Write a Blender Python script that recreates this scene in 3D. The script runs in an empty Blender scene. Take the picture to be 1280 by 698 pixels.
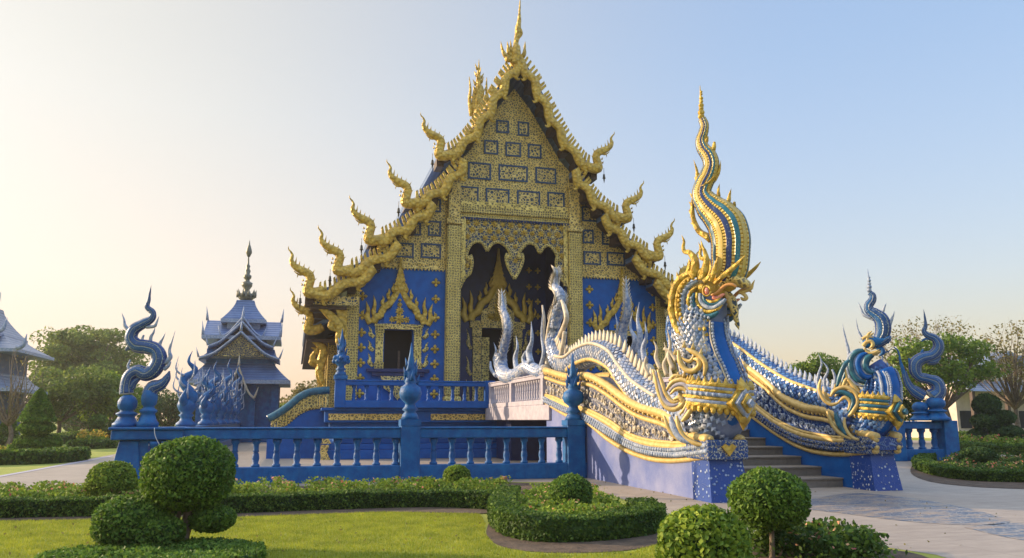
import bpy, math, random
import numpy as np
from mathutils import Vector, Matrix
R = math.radians
random.seed(7); rng = np.random.default_rng(7)
S = bpy.context.scene
# ------------------------------------------------------------------ camera, sky, sun
CH, PITCH, YAW, F = 1.6, R(10), R(15), 1000.0
cam = bpy.data.cameras.new('camera'); camo = bpy.data.objects.new('camera', cam)
S.collection.objects.link(camo); S.camera = camo
camo.location = (0, 0, CH); camo.rotation_euler = (R(90) + PITCH, 0, -YAW)
cam.sensor_width = 36; cam.lens = F / 1280 * 36; cam.clip_end = 3000; cam.clip_start = .1
SUN_AZ, SUN_EL = R(150), R(17)          # azimuth counted from +X
sdir = Vector((math.cos(SUN_AZ) * math.cos(SUN_EL), math.sin(SUN_AZ) * math.cos(SUN_EL), math.sin(SUN_EL)))
W = bpy.data.worlds.new('World'); S.world = W; W.use_nodes = True
nt = W.node_tree; sky = nt.nodes.new('ShaderNodeTexSky'); sky.sky_type = 'NISHITA'; sky.sun_disc = False
sky.sun_elevation = SUN_EL; sky.sun_rotation = R(90) - SUN_AZ
sky.air_density = 1.0; sky.dust_density = 3.0; sky.ozone_density = 1.5; sky.altitude = 300
bg = nt.nodes['Background']; bg.inputs[1].default_value = .15; 
# a hazy morning: the bright side of the sky is veiled rather than glaring, and warmer towards the horizon
def wn(op, a, b=None):
    n = nt.nodes.new('ShaderNodeMath'); n.operation = op
    for i, x in enumerate((a, b)):
        if x is None: continue
        if isinstance(x, (int, float)): n.inputs[i].default_value = x
        else: nt.links.new(x, n.inputs[i])
    return n.outputs[0]
lum = nt.nodes.new('ShaderNodeRGBToBW'); nt.links.new(sky.outputs[0], lum.inputs[0])
veil = wn('DIVIDE', 2.1, wn('ADD', 1.0, wn('MULTIPLY', lum.outputs[0], .56)))
geo = nt.nodes.new('ShaderNodeTexCoord'); sep = nt.nodes.new('ShaderNodeSeparateXYZ'); nt.links.new(geo.outputs['Generated'], sep.inputs[0])
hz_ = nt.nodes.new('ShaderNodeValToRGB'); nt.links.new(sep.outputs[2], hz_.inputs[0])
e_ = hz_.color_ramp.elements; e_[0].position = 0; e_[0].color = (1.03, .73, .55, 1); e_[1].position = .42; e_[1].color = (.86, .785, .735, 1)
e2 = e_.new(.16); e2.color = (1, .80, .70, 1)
for p_, c_ in ((.50, (.85, .785, .74, 1)), (.72, (2.3, 2.0, 1.8, 1))): e_.new(p_).color = c_  # overhead sky brightened out of view, added as fill for the shaded facade
vm = nt.nodes.new('ShaderNodeVectorMath'); vm.operation = 'SCALE'; nt.links.new(sky.outputs[0], vm.inputs[0]); nt.links.new(veil, vm.inputs['Scale'])
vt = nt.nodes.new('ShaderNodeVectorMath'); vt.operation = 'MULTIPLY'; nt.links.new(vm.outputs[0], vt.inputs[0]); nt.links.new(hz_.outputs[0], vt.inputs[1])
# forward scattering: towards the sun the haze is pale and warm
dt = nt.nodes.new('ShaderNodeVectorMath'); dt.operation = 'DOT_PRODUCT'; nt.links.new(geo.outputs['Generated'], dt.inputs[0]); dt.inputs[1].default_value = sdir
mr = nt.nodes.new('ShaderNodeMapRange'); mr.interpolation_type = 'SMOOTHSTEP'; nt.links.new(dt.outputs['Value'], mr.inputs[0]); mr.inputs[1].default_value = .0; mr.inputs[2].default_value = .8; mr.inputs[4].default_value = .9
lum2 = nt.nodes.new('ShaderNodeRGBToBW'); nt.links.new(vt.outputs[0], lum2.inputs[0])
wv = nt.nodes.new('ShaderNodeVectorMath'); wv.operation = 'SCALE'; nt.links.new(lum2.outputs[0], wv.inputs['Scale'])
wr = nt.nodes.new('ShaderNodeValToRGB'); nt.links.new(sep.outputs[2], wr.inputs[0]); w_ = wr.color_ramp.elements
w_[0].position = .02; w_[0].color = (1.12, .86, .66, 1); w_[1].position = .35; w_[1].color = (1.12, 1.1, 1.02, 1); w_.new(.15).color = (1.12, 1.0, .86, 1)
nt.links.new(wr.outputs[0], wv.inputs[0])
mxw = nt.nodes.new('ShaderNodeMix'); mxw.data_type = 'VECTOR'; nt.links.new(mr.outputs[0], mxw.inputs[0]); nt.links.new(vt.outputs[0], mxw.inputs[4]); nt.links.new(wv.outputs[0], mxw.inputs[5])
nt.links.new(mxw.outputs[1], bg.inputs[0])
sl = bpy.data.lights.new('sun', 'SUN'); sl.energy = 2.75; sl.angle = R(.6); sl.color = (1, .76, .5)
so = bpy.data.objects.new('sun', sl); S.collection.objects.link(so); so.rotation_euler = (-sdir).to_track_quat('-Z', 'Y').to_euler()
S.view_settings.view_transform = 'Standard'; S.view_settings.look = 'None'
S.view_settings.exposure = 1.45; S.view_settings.gamma = 1; S.view_settings.use_curve_mapping = False

# ------------------------------------------------------------------ measuring: a picture point on a real plane
def ray(px, py):
    sx = (px - 640) / F; sz = (349 - py) / F
    y = math.cos(PITCH) - sz * math.sin(PITCH); z = math.sin(PITCH) + sz * math.cos(PITCH)
    return Vector((sx * math.cos(YAW) + y * math.sin(YAW), -sx * math.sin(YAW) + y * math.cos(YAW), z))
O = Vector((0, 0, CH))
def G(px, py, z=0.):
    r = ray(px, py); return O + r * ((z - CH) / r.z)
def PV(px, py, v):
    r = ray(px, py); return O + r * (v / r.y)
def PU(px, py, u):
    r = ray(px, py); return O + r * (u / r.x)
def PP(px, py, o, n):
    r = ray(px, py); return O + r * ((Vector(o) - O).dot(n) / r.dot(n))
FWD = Vector((math.sin(YAW) * math.cos(PITCH), math.cos(YAW) * math.cos(PITCH), math.sin(PITCH)))
def M(p): return (Vector(p) - O).dot(FWD) / F          # metres per picture point there

# ------------------------------------------------------------------ materials
def mat(name):
    m = bpy.data.materials.new(name); m.use_nodes = True
    return m, m.node_tree, m.node_tree.nodes['Principled BSDF']
def N(t, k, **kw):
    n = t.nodes.new(k)
    for a, b in kw.items(): setattr(n, a, b)
    return n
def ramp(t, fac, stops, interp='LINEAR'):
    r = N(t, 'ShaderNodeValToRGB'); r.color_ramp.interpolation = interp
    e = r.color_ramp.elements
    while len(e) < len(stops): e.new(.5)
    for i, (p, c) in enumerate(stops): e[i].position = p; e[i].color = (*c, 1)
    t.links.new(fac, r.inputs[0]); return r.outputs[0]
def coord(t, scale=1, kind='Object'):
    c = N(t, 'ShaderNodeTexCoord'); mp = N(t, 'ShaderNodeMapping')
    mp.inputs['Scale'].default_value = scale if hasattr(scale, '__len__') else (scale,) * 3
    t.links.new(c.outputs[kind], mp.inputs[0]); return mp.outputs[0]
def noise(t, v, s, d=4, r=.6):
    n = N(t, 'ShaderNodeTexNoise'); n.inputs['Scale'].default_value = s; n.inputs['Detail'].default_value = d; n.inputs['Roughness'].default_value = r
    t.links.new(v, n.inputs[0]); return n.outputs[0]
def voro(t, v, s, feat='F1', out='Distance', rnd=1.):
    n = N(t, 'ShaderNodeTexVoronoi', feature=feat); n.inputs['Scale'].default_value = s; n.inputs['Randomness'].default_value = rnd
    t.links.new(v, n.inputs[0]); return n.outputs[out]
def math_(t, op, a, b=None):
    n = N(t, 'ShaderNodeMath', operation=op)
    for i, x in enumerate((a, b)):
        if x is None: continue
        if isinstance(x, (int, float)): n.inputs[i].default_value = x
        else: t.links.new(x, n.inputs[i])
    return n.outputs[0]
def mix(t, f, a, b, bt='MIX'):
    n = N(t, 'ShaderNodeMix', data_type='RGBA', blend_type=bt)
    for i, x in ((0, f), (6, a), (7, b)):
        if isinstance(x, (int, float)): n.inputs[i].default_value = x
        elif isinstance(x, tuple): n.inputs[i].default_value = (*x, 1)
        else: t.links.new(x, n.inputs[i])
    return n.outputs[2]
def bump(t, b, h, s=.5, d=.02):
    n = N(t, 'ShaderNodeBump'); n.inputs['Strength'].default_value = s; n.inputs['Distance'].default_value = d
    t.links.new(h, n.inputs['Height']); t.links.new(n.outputs[0], b.inputs['Normal'])
def plain(name, c1, c2, rough=.5, metal=0., ns=3., bs=.3, bscale=30., bd=.01, spec=.5, stops=(.35, .65), carve=0, streak=0):
    m, t, b = mat(name); v = coord(t)
    f = noise(t, v, ns, 6)
    col = ramp(t, f, [(stops[0], c1), (stops[1], c2)])
    if streak:                       # rain streaks and scuffs in the paint
        st = noise(t, coord(t, (5, 5, .5)), 1.6, 6, .7); col = mix(t, ramp(t, st, [(.5, (0, 0, 0)), (.75, (streak,) * 3)]), col, tuple(min(x * .45 + .02, 1) for x in c1))
        sc_ = noise(t, v, 9, 5, .75); col = mix(t, ramp(t, sc_, [(.62, (0, 0, 0)), (.72, (streak * .6,) * 3)]), col, tuple(x * .6 + .12 for x in c2))
    t.links.new(col, b.inputs['Base Color'])
    b.inputs['Roughness'].default_value = rough; b.inputs['Metallic'].default_value = metal
    b.inputs['Specular IOR Level'].default_value = spec
    if bs:
        h = noise(t, v, bscale, 5)
        if carve:
            col = mix(t, ramp(t, voro(t, v, carve), [(.35, (0, 0, 0)), (.8, (.6,) * 3)]), col, tuple(x * .45 for x in c1)); t.links.new(col, b.inputs['Base Color'])  # cavity shade and tarnish put into the colour along the carved pattern
            h = math_(t, 'ADD', math_(t, 'MULTIPLY', h, .4), voro(t, v, carve))
        bump(t, b, h, bs, bd)
    return m
GOLD = plain('gold_paint', (.52, .32, .04), (.68, .46, .07), .4, .2, 5, .5, 22, .03)
GOLDL = plain('gold_leaf', (.52, .32, .035), (.70, .47, .075), .36, .25, 6, .9, 30, .07, carve=6.5)
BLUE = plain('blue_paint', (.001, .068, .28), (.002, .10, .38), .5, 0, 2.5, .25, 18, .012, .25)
BLUE2 = plain('weathered_blue_paint', (.001, .075, .25), (.008, .155, .39), .5, 0, 4, .6, 25, .02, .3, stops=(.4, .78), streak=.4)
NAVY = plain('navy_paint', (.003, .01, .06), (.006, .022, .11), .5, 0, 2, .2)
TEAL = plain('teal_paint', (.01, .07, .12), (.02, .14, .2), .35, 0, 6, .4, 40)
FRAMEB = plain('frame_blue', (.004, .03, .09), (.008, .05, .13), .4, 0, 4, .2)
CREAM = plain('cream_stucco', (.40, .34, .25), (.58, .50, .38), .55, 0, 8, .5, 40)
SILVER = plain('pale_blue_stucco', (.13, .2, .34), (.42, .46, .54), .45, 0, 14, .6, 45, .03)
YEL = plain('ochre_gold_trim', (.48, .32, .09), (.64, .47, .18), .45, .1, 8, .4, 40)
WOOD = plain('dark_brown_wood', (.035, .018, .012), (.075, .04, .025), .6, 0, 5, .4, 20)
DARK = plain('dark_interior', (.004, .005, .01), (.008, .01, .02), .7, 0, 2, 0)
STONE_ = plain('stair_stone', (.20, .16, .12), (.30, .25, .2), .7, 0, 3, .3, 60, .01)
GREYST = plain('grey_stucco', (.30, .28, .34), (.42, .39, .44), .7, 0, 5, .4, 40)
BARK = plain('bark', (.10, .07, .045), (.22, .17, .12), .85, 0, 6, .8, 25, .03)
PINK = plain('pink_enamel', (.7, .2, .14), (.8, .34, .24), .3, 0, 6, .1)
SOIL = plain('soil', (.05, .032, .02), (.12, .08, .05), .95, 0, 4, 1, 20, .04)
BRONZE = plain('dark_bronze', (.04, .035, .025), (.09, .075, .05), .4, .6, 6, .3)
WHITEW = plain('cream_wall', (.5, .42, .36), (.6, .52, .46), .8, 0, 2, .2)
STRING = plain('white_cord', (.6, .58, .52), (.7, .68, .6), .6, 0, 2, 0)

def slab_mat():
    m, t, b = mat('stair_slabs'); v = coord(t); br = N(t, 'ShaderNodeTexBrick'); br.inputs['Scale'].default_value = 1; br.offset = .37
    br.inputs['Brick Width'].default_value = 1.3; br.inputs['Row Height'].default_value = .41; br.inputs['Mortar Size'].default_value = .004
    for k, c in (('Color1', (.24, .20, .16, 1)), ('Color2', (.15, .125, .10, 1)), ('Mortar', (.08, .07, .06, 1))): br.inputs[k].default_value = c
    t.links.new(v, br.inputs[0]); n = noise(t, v, 4, 7, .7)
    t.links.new(mix(t, .45, br.outputs[0], ramp(t, n, [(.3, (.12, .10, .08)), (.7, (.3, .26, .21))])), b.inputs['Base Color']); b.inputs['Roughness'].default_value = .65
    bump(t, b, n, .3, .01); return m
STONE = slab_mat()
def filigree(name, s, ground, g1, g2, cut=.09, metal=.15, rnd=.9, dots=(.30, .42)):
    """gold stucco scrollwork over a dark ground, in relief"""
    m, t, b = mat(name); v = coord(t)
    nz = N(t, 'ShaderNodeTexNoise'); nz.inputs['Scale'].default_value = s * .7; t.links.new(v, nz.inputs[0])
    vv = mix(t, .035, v, nz.outputs['Color'], 'ADD')
    d1 = voro(t, vv, s, 'DISTANCE_TO_EDGE', rnd=rnd); d2 = voro(t, vv, s * 2.1, 'F1', rnd=rnd)
    f1 = ramp(t, d1, [(cut * .4, (1, 1, 1)), (cut, (0, 0, 0))])
    f2 = ramp(t, d2, [(dots[0], (1, 1, 1)), (dots[1], (0, 0, 0))])
    h = math_(t, 'MAXIMUM', f1, f2)
    tone = ramp(t, noise(t, v, s * .25), [(.35, g1), (.65, g2)])
    t.links.new(mix(t, h, ground, tone), b.inputs['Base Color'])
    t.links.new(math_(t, 'MULTIPLY', h, metal), b.inputs['Metallic'])
    b.inputs['Roughness'].default_value = .45
    bump(t, b, h, .9, .03); return m
FIL = filigree('gold_filigree', 7.5, (.19, .145, .065), (.74, .51, .13), (.9, .67, .22), .19)
FILB = filigree('gold_filigree_on_blue', 6.5, (.03, .05, .075), (.62, .43, .12), (.8, .6, .21), .17)
FILV = filigree('gold_lattice_on_navy', 7, (.012, .035, .09), (.6, .45, .14), (.8, .62, .24), .09, dots=(.22, .3))
FILC = filigree('gold_mosaic_column', 8, (.14, .105, .045), (.68, .5, .12), (.86, .66, .2), .17, rnd=.5)
RELIEF = filigree('carved_floral_relief', 6, (.07, .085, .16), (.22, .23, .28), (.34, .33, .33), .14, 0)
RELIEFB = filigree('blue_floral_relief', 6, (.005, .045, .22), (.05, .13, .36), (.3, .36, .46), .07, 0, dots=(.2, .28))
MOSA = filigree('blue_white_mosaic', 5, (.004, .045, .25), (.22, .32, .55), (.6, .62, .64), .0006, 0, dots=(.22, .32))
MOSG = filigree('blue_gold_mosaic', 9, (.008, .05, .2), (.42, .36, .2), (.45, .5, .54), .05, .1, dots=(.26, .36))

def scale_mat():
    m, t, b = mat('naga_scale_tiles')
    g = N(t, 'ShaderNodeNewGeometry')
    c = ramp(t, g.outputs['Random Per Island'], [(0, (.09, .16, .32)), (.4, (.2, .26, .41)), (.7, (.34, .37, .45)), (1, (.46, .46, .48))])
    t.links.new(c, b.inputs['Base Color']); b.inputs['Roughness'].default_value = .32; return m
SCALE = scale_mat()
def scale_mat_blue():
    m, t, b = mat('naga_scale_tiles_blue')
    g = N(t, 'ShaderNodeNewGeometry')
    c = ramp(t, g.outputs['Random Per Island'], [(0, (.01, .07, .27)), (.5, (.03, .13, .37)), (.85, (.14, .26, .47)), (1, (.4, .45, .5))])
    t.links.new(c, b.inputs['Base Color']); b.inputs['Roughness'].default_value = .32; return m
SCALEB = scale_mat_blue()
def stripe_mat(name, cols, n, gold=(.66, .44, .09), rw=.30):
    """lengthwise ribs: colour runs between raised gilt ribs with beads"""
    m, t, b = mat(name); c = N(t, 'ShaderNodeUVMap'); s = N(t, 'ShaderNodeSeparateXYZ'); t.links.new(c.outputs[0], s.inputs[0])
    x = math_(t, 'MULTIPLY', s.outputs[0], n); fr = math_(t, 'FRACT', x); fl = math_(t, 'FLOOR', x)
    rib = ramp(t, fr, [(0, (1, 1, 1)), (rw, (1, 1, 1)), (rw + .06, (0, 0, 0)), (.92, (0, 0, 0)), (1, (1, 1, 1))])
    k = math_(t, 'FRACT', math_(t, 'MULTIPLY', fl, .382))
    run = ramp(t, k, [(i / len(cols), c) for i, c in enumerate(cols)], 'CONSTANT')
    bead = math_(t, 'SINE', math_(t, 'MULTIPLY', s.outputs[1], 90))
    spk = voro(t, coord(t), 22); run2 = mix(t, ramp(t, spk, [(.12, (1, 1, 1)), (.2, (0, 0, 0))]), run, (.45, .5, .45))
    t.links.new(mix(t, rib, run2, gold), b.inputs['Base Color'])
    t.links.new(math_(t, 'MULTIPLY', rib, .4), b.inputs['Metallic']); b.inputs['Roughness'].default_value = .36
    h = math_(t, 'MULTIPLY', rib, math_(t, 'ADD', 1.0, math_(t, 'MULTIPLY', bead, .35))); bump(t, b, h, 1, .05)
    return m
CREST = stripe_mat('crest_ribs', [(.01, .09, .15), (.006, .03, .14), (.5, .36, .08), (.02, .16, .22)], 14)
CRESTB = stripe_mat('blue_crest_ribs', [(.008, .06, .2), (.01, .09, .26), (.008, .04, .18)], 8, (.36, .42, .42), .10)
BELLY = stripe_mat('belly_plates', [(.004, .035, .25), (.004, .03, .2)], 4, (.5, .5, .5))

def leafm(name, cols, trans=.35):
    m, t, b = mat(name); g = N(t, 'ShaderNodeNewGeometry')
    c = ramp(t, g.outputs['Random Per Island'], [(i / (len(cols) - 1), c) for i, c in enumerate(cols)])
    big = noise(t, coord(t), 2.2, 2)
    c = mix(t, 1., c, ramp(t, big, [(.3, (.7, .75, .7)), (.7, (1.25, 1.2, 1.0))]), 'MULTIPLY')
    t.links.new(c, b.inputs['Base Color']); b.inputs['Roughness'].default_value = .6; b.inputs['Specular IOR Level'].default_value = .22
    tr = N(t, 'ShaderNodeBsdfTranslucent'); t.links.new(c, tr.inputs[0])
    mx = N(t, 'ShaderNodeMixShader'); mx.inputs[0].default_value = trans
    t.links.new(b.outputs[0], mx.inputs[1]); t.links.new(tr.outputs[0], mx.inputs[2])
    t.links.new(mx.outputs[0], t.nodes['Material Output'].inputs[0]); return m
LEAF = leafm('topiary_leaf', [(0.050, 0.106, 0.020), (0.101, 0.191, 0.031), (0.180, 0.286, 0.042)])
LEAFL = leafm('lime_leaf', [(0.087, 0.165, 0.018), (0.174, 0.262, 0.031), (0.290, 0.372, 0.049)])
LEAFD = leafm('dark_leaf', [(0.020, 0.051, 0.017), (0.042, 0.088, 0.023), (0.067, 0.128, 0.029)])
LEAFH = leafm('hedge_leaf', [(0.030, 0.069, 0.015), (0.066, 0.124, 0.022), (0.146, 0.235, 0.037)])
LEAFT = leafm('tree_leaf', [(0.084, 0.134, 0.034), (0.151, 0.218, 0.050), (0.252, 0.302, 0.067)], .4)
LEAFY = leafm('dry_leaf', [(.16, .15, .05), (.25, .2, .08), (.12, .13, .04)], .4)
LEAFR = leafm('fresh_tree_leaf', [(0.071, 0.136, 0.018), (0.143, 0.231, 0.030), (0.243, 0.325, 0.048)], .4)
PETAL = leafm('petal', [(.6, .16, .12), (.65, .3, .2), (.6, .4, .25), (.5, .12, .13)], .3)
PETALY = leafm('yellow_petal', [(.6, .4, .05), (.7, .5, .1), (.5, .3, .04)], .3)
BLADE = leafm('grass_blade', [(.21, .28, .025), (.31, .35, .035), (.42, .4, .06)], .4)

def lawn_mat():
    m, t, b = mat('lawn'); v = coord(t)
    a = ramp(t, noise(t, v, .5, 6), [(.35, (.2, .26, .03)), (.65, (.34, .35, .045))])
    c = mix(t, .5, a, ramp(t, noise(t, v, 25, 4), [(.3, (.16, .2, .02)), (.7, (.38, .38, .06))]))
    t.links.new(c, b.inputs['Base Color']); b.inputs['Roughness'].default_value = .9
    bump(t, b, noise(t, v, 60, 4), .7, .03); return m
LAWN = lawn_mat()
def pave_mat():
    m, t, b = mat('paving'); v = coord(t)
    a = ramp(t, noise(t, v, .35, 8, .65), [(.3, (.24, .195, .155)), (.7, (.37, .305, .24))])
    c = mix(t, .5, a, ramp(t, noise(t, coord(t, (.35, 1.6, 1)), 4, 8, .7), [(.3, (.17, .135, .11)), (.7, (.44, .37, .3))]))
    br = N(t, 'ShaderNodeTexBrick'); br.inputs['Scale'].default_value = 1; br.offset = 0
    br.inputs['Mortar Size'].default_value = .006; br.inputs['Brick Width'].default_value = 1.2; br.inputs['Row Height'].default_value = 1.2
    for k, col in (('Color1', (1, 1, 1, 1)), ('Color2', (.94, .93, .92, 1)), ('Mortar', (.6, .58, .55, 1))): br.inputs[k].default_value = col
    t.links.new(v, br.inputs[0]); c = mix(t, 1., c, br.outputs[0], 'MULTIPLY')
    t.links.new(c, b.inputs['Base Color']); b.inputs['Roughness'].default_value = .62
    bump(t, b, noise(t, v, 40, 5), .25, .01); return m
PAVE = pave_mat()
def mosaic_mat():
    m, t, b = mat('floor_mosaic'); v = coord(t, (1, 1, 1))
    n = noise(t, coord(t, (.7, 2.2, 1)), 2.2, 7, .75)
    c = ramp(t, n, [(.38, (.02, .045, .10)), (.47, (.07, .10, .15)), (.54, (.24, .18, .13)), (.64, (.32, .21, .13))])
    e = voro(t, v, 9, 'DISTANCE_TO_EDGE'); c = mix(t, ramp(t, e, [(.02, (1, 1, 1)), (.06, (0, 0, 0))]), c, (.3, .27, .24))
    t.links.new(c, b.inputs['Base Color']); b.inputs['Roughness'].default_value = .45; bump(t, b, e, .3, .01); return m
MOSF = mosaic_mat()
def roof_mat(name, c1, c2):
    m, t, b = mat(name); v = coord(t)
    w = N(t, 'ShaderNodeTexWave', wave_type='BANDS', bands_direction='Z'); w.inputs['Scale'].default_value = 1.6; w.inputs['Distortion'].default_value = .4
    t.links.new(v, w.inputs[0])
    c = mix(t, .5, ramp(t, noise(t, v, 1.5, 5), [(.3, c1), (.7, c2)]), ramp(t, w.outputs['Color'], [(0, c1), (1, c2)]))
    t.links.new(c, b.inputs['Base Color']); b.inputs['Roughness'].default_value = .4; bump(t, b, w.outputs['Color'], .6, .04); return m
ROOF = roof_mat('blue_roof_tiles', (.04, .09, .22), (.12, .2, .38))
ROOFG = roof_mat('slate_blue_roof', (.10, .14, .22), (.22, .26, .34))

# ------------------------------------------------------------------ mesh building
class MB:
    def __init__(s): s.v = []; s.f = []; s.m = []; s.s = []; s.uv = []
    def add(s, vs, fs, m=0, smooth=False, uv=None):
        b = len(s.v); s.v += [tuple(p) for p in vs]
        for i, f in enumerate(fs):
            s.f.append(tuple(b + k for k in f)); s.m.append(m); s.s.append(smooth)
            s.uv += uv[i] if uv else [(0, 0)] * len(f)
        return s
    def box(s, x0, x1, y0, y1, z0, z1, m=0):
        vs = [(x, y, z) for z in (z0, z1) for y in (y0, y1) for x in (x0, x1)]
        return s.add(vs, [(0, 2, 3, 1), (4, 5, 7, 6), (0, 1, 5, 4), (2, 6, 7, 3), (0, 4, 6, 2), (1, 3, 7, 5)], m)
    def prism(s, pts, ext, m=0):
        pts = [Vector(p) for p in pts]; n = len(pts); e = Vector(ext)
        return s.add(pts + [p + e for p in pts], [tuple(range(n))[::-1], tuple(range(n, 2 * n))] + [(i, (i + 1) % n, n + (i + 1) % n, n + i) for i in range(n)], m)
    def loft(s, rings, m=0, smooth=True, cap=True, closed=True, L=None):
        n = len(rings[0]); vs = [p for r in rings for p in r]; fs = []; uv = []
        L = L or list(range(len(rings)))
        for i in range(len(rings) - 1):
            for j in range(n if closed else n - 1):
                k = (j + 1) % n
                fs.append((i * n + j, i * n + k, (i + 1) * n + k, (i + 1) * n + j))
                uv.append([(j / n, L[i]), ((j + 1) / n, L[i]), ((j + 1) / n, L[i + 1]), (j / n, L[i + 1])])
        s.add(vs, fs, m, smooth, uv)
        if cap and closed:
            b = len(s.v) - len(vs)
            for r, o in ((0, 1), (len(rings) - 1, 0)):
                f = [b + r * n + j for j in range(n)]; s.f.append(tuple(f[::-1] if o else f)); s.m.append(m); s.s.append(smooth); s.uv += [(0, 0)] * n
        return s
    def tube(s, path, rad, n=10, m=0, lat=None, flat=1., sub=4, prof=None, raw=False):
        """swept section; lat = sideways axis, flat = sideways radius / in-plane radius"""
        P, Rr = ([Vector(p) for p in path], list(rad) if hasattr(rad, '__len__') else [rad] * len(path)) if raw else spline(path, rad, sub)
        rings = []; L = [0.]; side = None
        for i, p in enumerate(P):
            t = (P[min(i + 1, len(P) - 1)] - P[max(i - 1, 0)])
            t = t.normalized() if t.length > 1e-9 else Vector((0, 0, 1))
            if lat is not None: sd = Vector(lat); sd = (sd - t * sd.dot(t)); sd.normalize()
            else:
                sd = side if side else (t.cross(Vector((0, 0, 1))) if abs(t.z) < .95 else t.cross(Vector((1, 0, 0))))
                sd = (sd - t * sd.dot(t)).normalized(); side = sd
            up = sd.cross(t)
            ring = []
            for j in range(n):
                a = 2 * math.pi * j / n; q = prof(a) if prof else 1.
                ring.append(p + sd * (math.cos(a) * Rr[i] * flat * q) + up * (math.sin(a) * Rr[i] * q))
            rings.append(ring)
            if i: L.append(L[-1] + (p - P[i - 1]).length)
        return s.loft(rings, m, L=L)
    def lathe(s, c, prof, n=16, m=0):
        c = Vector(c)
        return s.loft([[c + Vector((r * math.cos(2 * math.pi * j / n), r * math.sin(2 * math.pi * j / n), z)) for j in range(n)] for r, z in prof], m)
    def ball(s, c, r, m=0, n=10, k=6):
        r = r if hasattr(r, '__len__') else (r,) * 3; c = Vector(c)
        return s.loft([[c + Vector((r[0] * math.sin(math.pi * max(i, .04) / (k + .04)) * math.cos(2 * math.pi * j / n), r[1] * math.sin(math.pi * max(i, .04) / (k + .04)) * math.sin(2 * math.pi * j / n), -r[2] * math.cos(math.pi * i / k))) for j in range(n)] for i in range(k + 1)], m)
    def spike(s, p, q, r, m=0, lat=None, flat=.5, n=6):
        p, q = Vector(p), Vector(q); return s.tube([p, p.lerp(q, .35), q], [r, r * .8, r * .06], n, m, lat, flat, raw=True)
    def build(s, name, mats, parent=None, label=None, bevel=0, edge=None):
        me = bpy.data.meshes.new(name); me.from_pydata(s.v, [], s.f)
        me.polygons.foreach_set('material_index', s.m); me.polygons.foreach_set('use_smooth', s.s)
        uv = me.uv_layers.new(name='UVMap'); uv.data.foreach_set('uv', [c for p in s.uv for c in p])
        for m in (mats if isinstance(mats, (list, tuple)) else [mats]): me.materials.append(m)
        me.update(); return link(name, me, parent, label, bevel)
def link(name, me, parent=None, label=None, bevel=0):
    o = bpy.data.objects.new(name, me); S.collection.objects.link(o)
    if parent is not None:
        o.parent = parent; p = parent; off = Vector()
        while p is not None: off += p.location; p = p.parent
        o.location = -off if not parent.get('_local') else Vector()
    if label: o['label'] = label
    if bevel:
        b = o.modifiers.new('bevel', 'BEVEL'); b.width = bevel; b.segments = 2; b.limit_method = 'ANGLE'
    return o
def spline(path, rad, sub=4):
    P = [Vector(p) for p in path]
    if not hasattr(rad, '__len__'): rad = [rad] * len(P)
    if len(P) < 3 or sub <= 1: return P, list(rad)
    o, r = [], []
    for i in range(len(P) - 1):
        a, b, c, d = P[max(i - 1, 0)], P[i], P[i + 1], P[min(i + 2, len(P) - 1)]
        for k in range(sub):
            t = k / sub
            o.append(.5 * ((2 * b) + (c - a) * t + (2 * a - 5 * b + 4 * c - d) * t * t + (3 * b - a - 3 * c + d) * t ** 3))
            r.append(rad[i] + (rad[i + 1] - rad[i]) * (t * t * (3 - 2 * t)))
    return o + [P[-1]], r + [rad[-1]]
def thing(name, label, cat, loc=(0, 0, 0), group=None):
    o = bpy.data.objects.new(name, None); S.collection.objects.link(o); o.location = loc; o.empty_display_size = .3
    return tag(o, label, cat, group)
def tag(o, label=None, cat=None, group=None, kind=None):
    if label: o['label'] = label
    if cat: o['category'] = cat
    if group: o['group'] = group
    if kind: o['kind'] = kind
    return o
def cp(o, parent, loc=None):
    c = o.copy(); S.collection.objects.link(c); c.parent = parent
    if loc is not None: c.location = loc
    return c
def sheet(name, pts, z, m):
    me = bpy.data.meshes.new(name); me.from_pydata([(p[0], p[1], z) for p in pts], [], [tuple(range(len(pts)))]); me.materials.append(m); me.update()
    if me.polygons[0].normal.z < 0: me.flip_normals()
    return tag(link(name, me), kind='structure')

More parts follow.
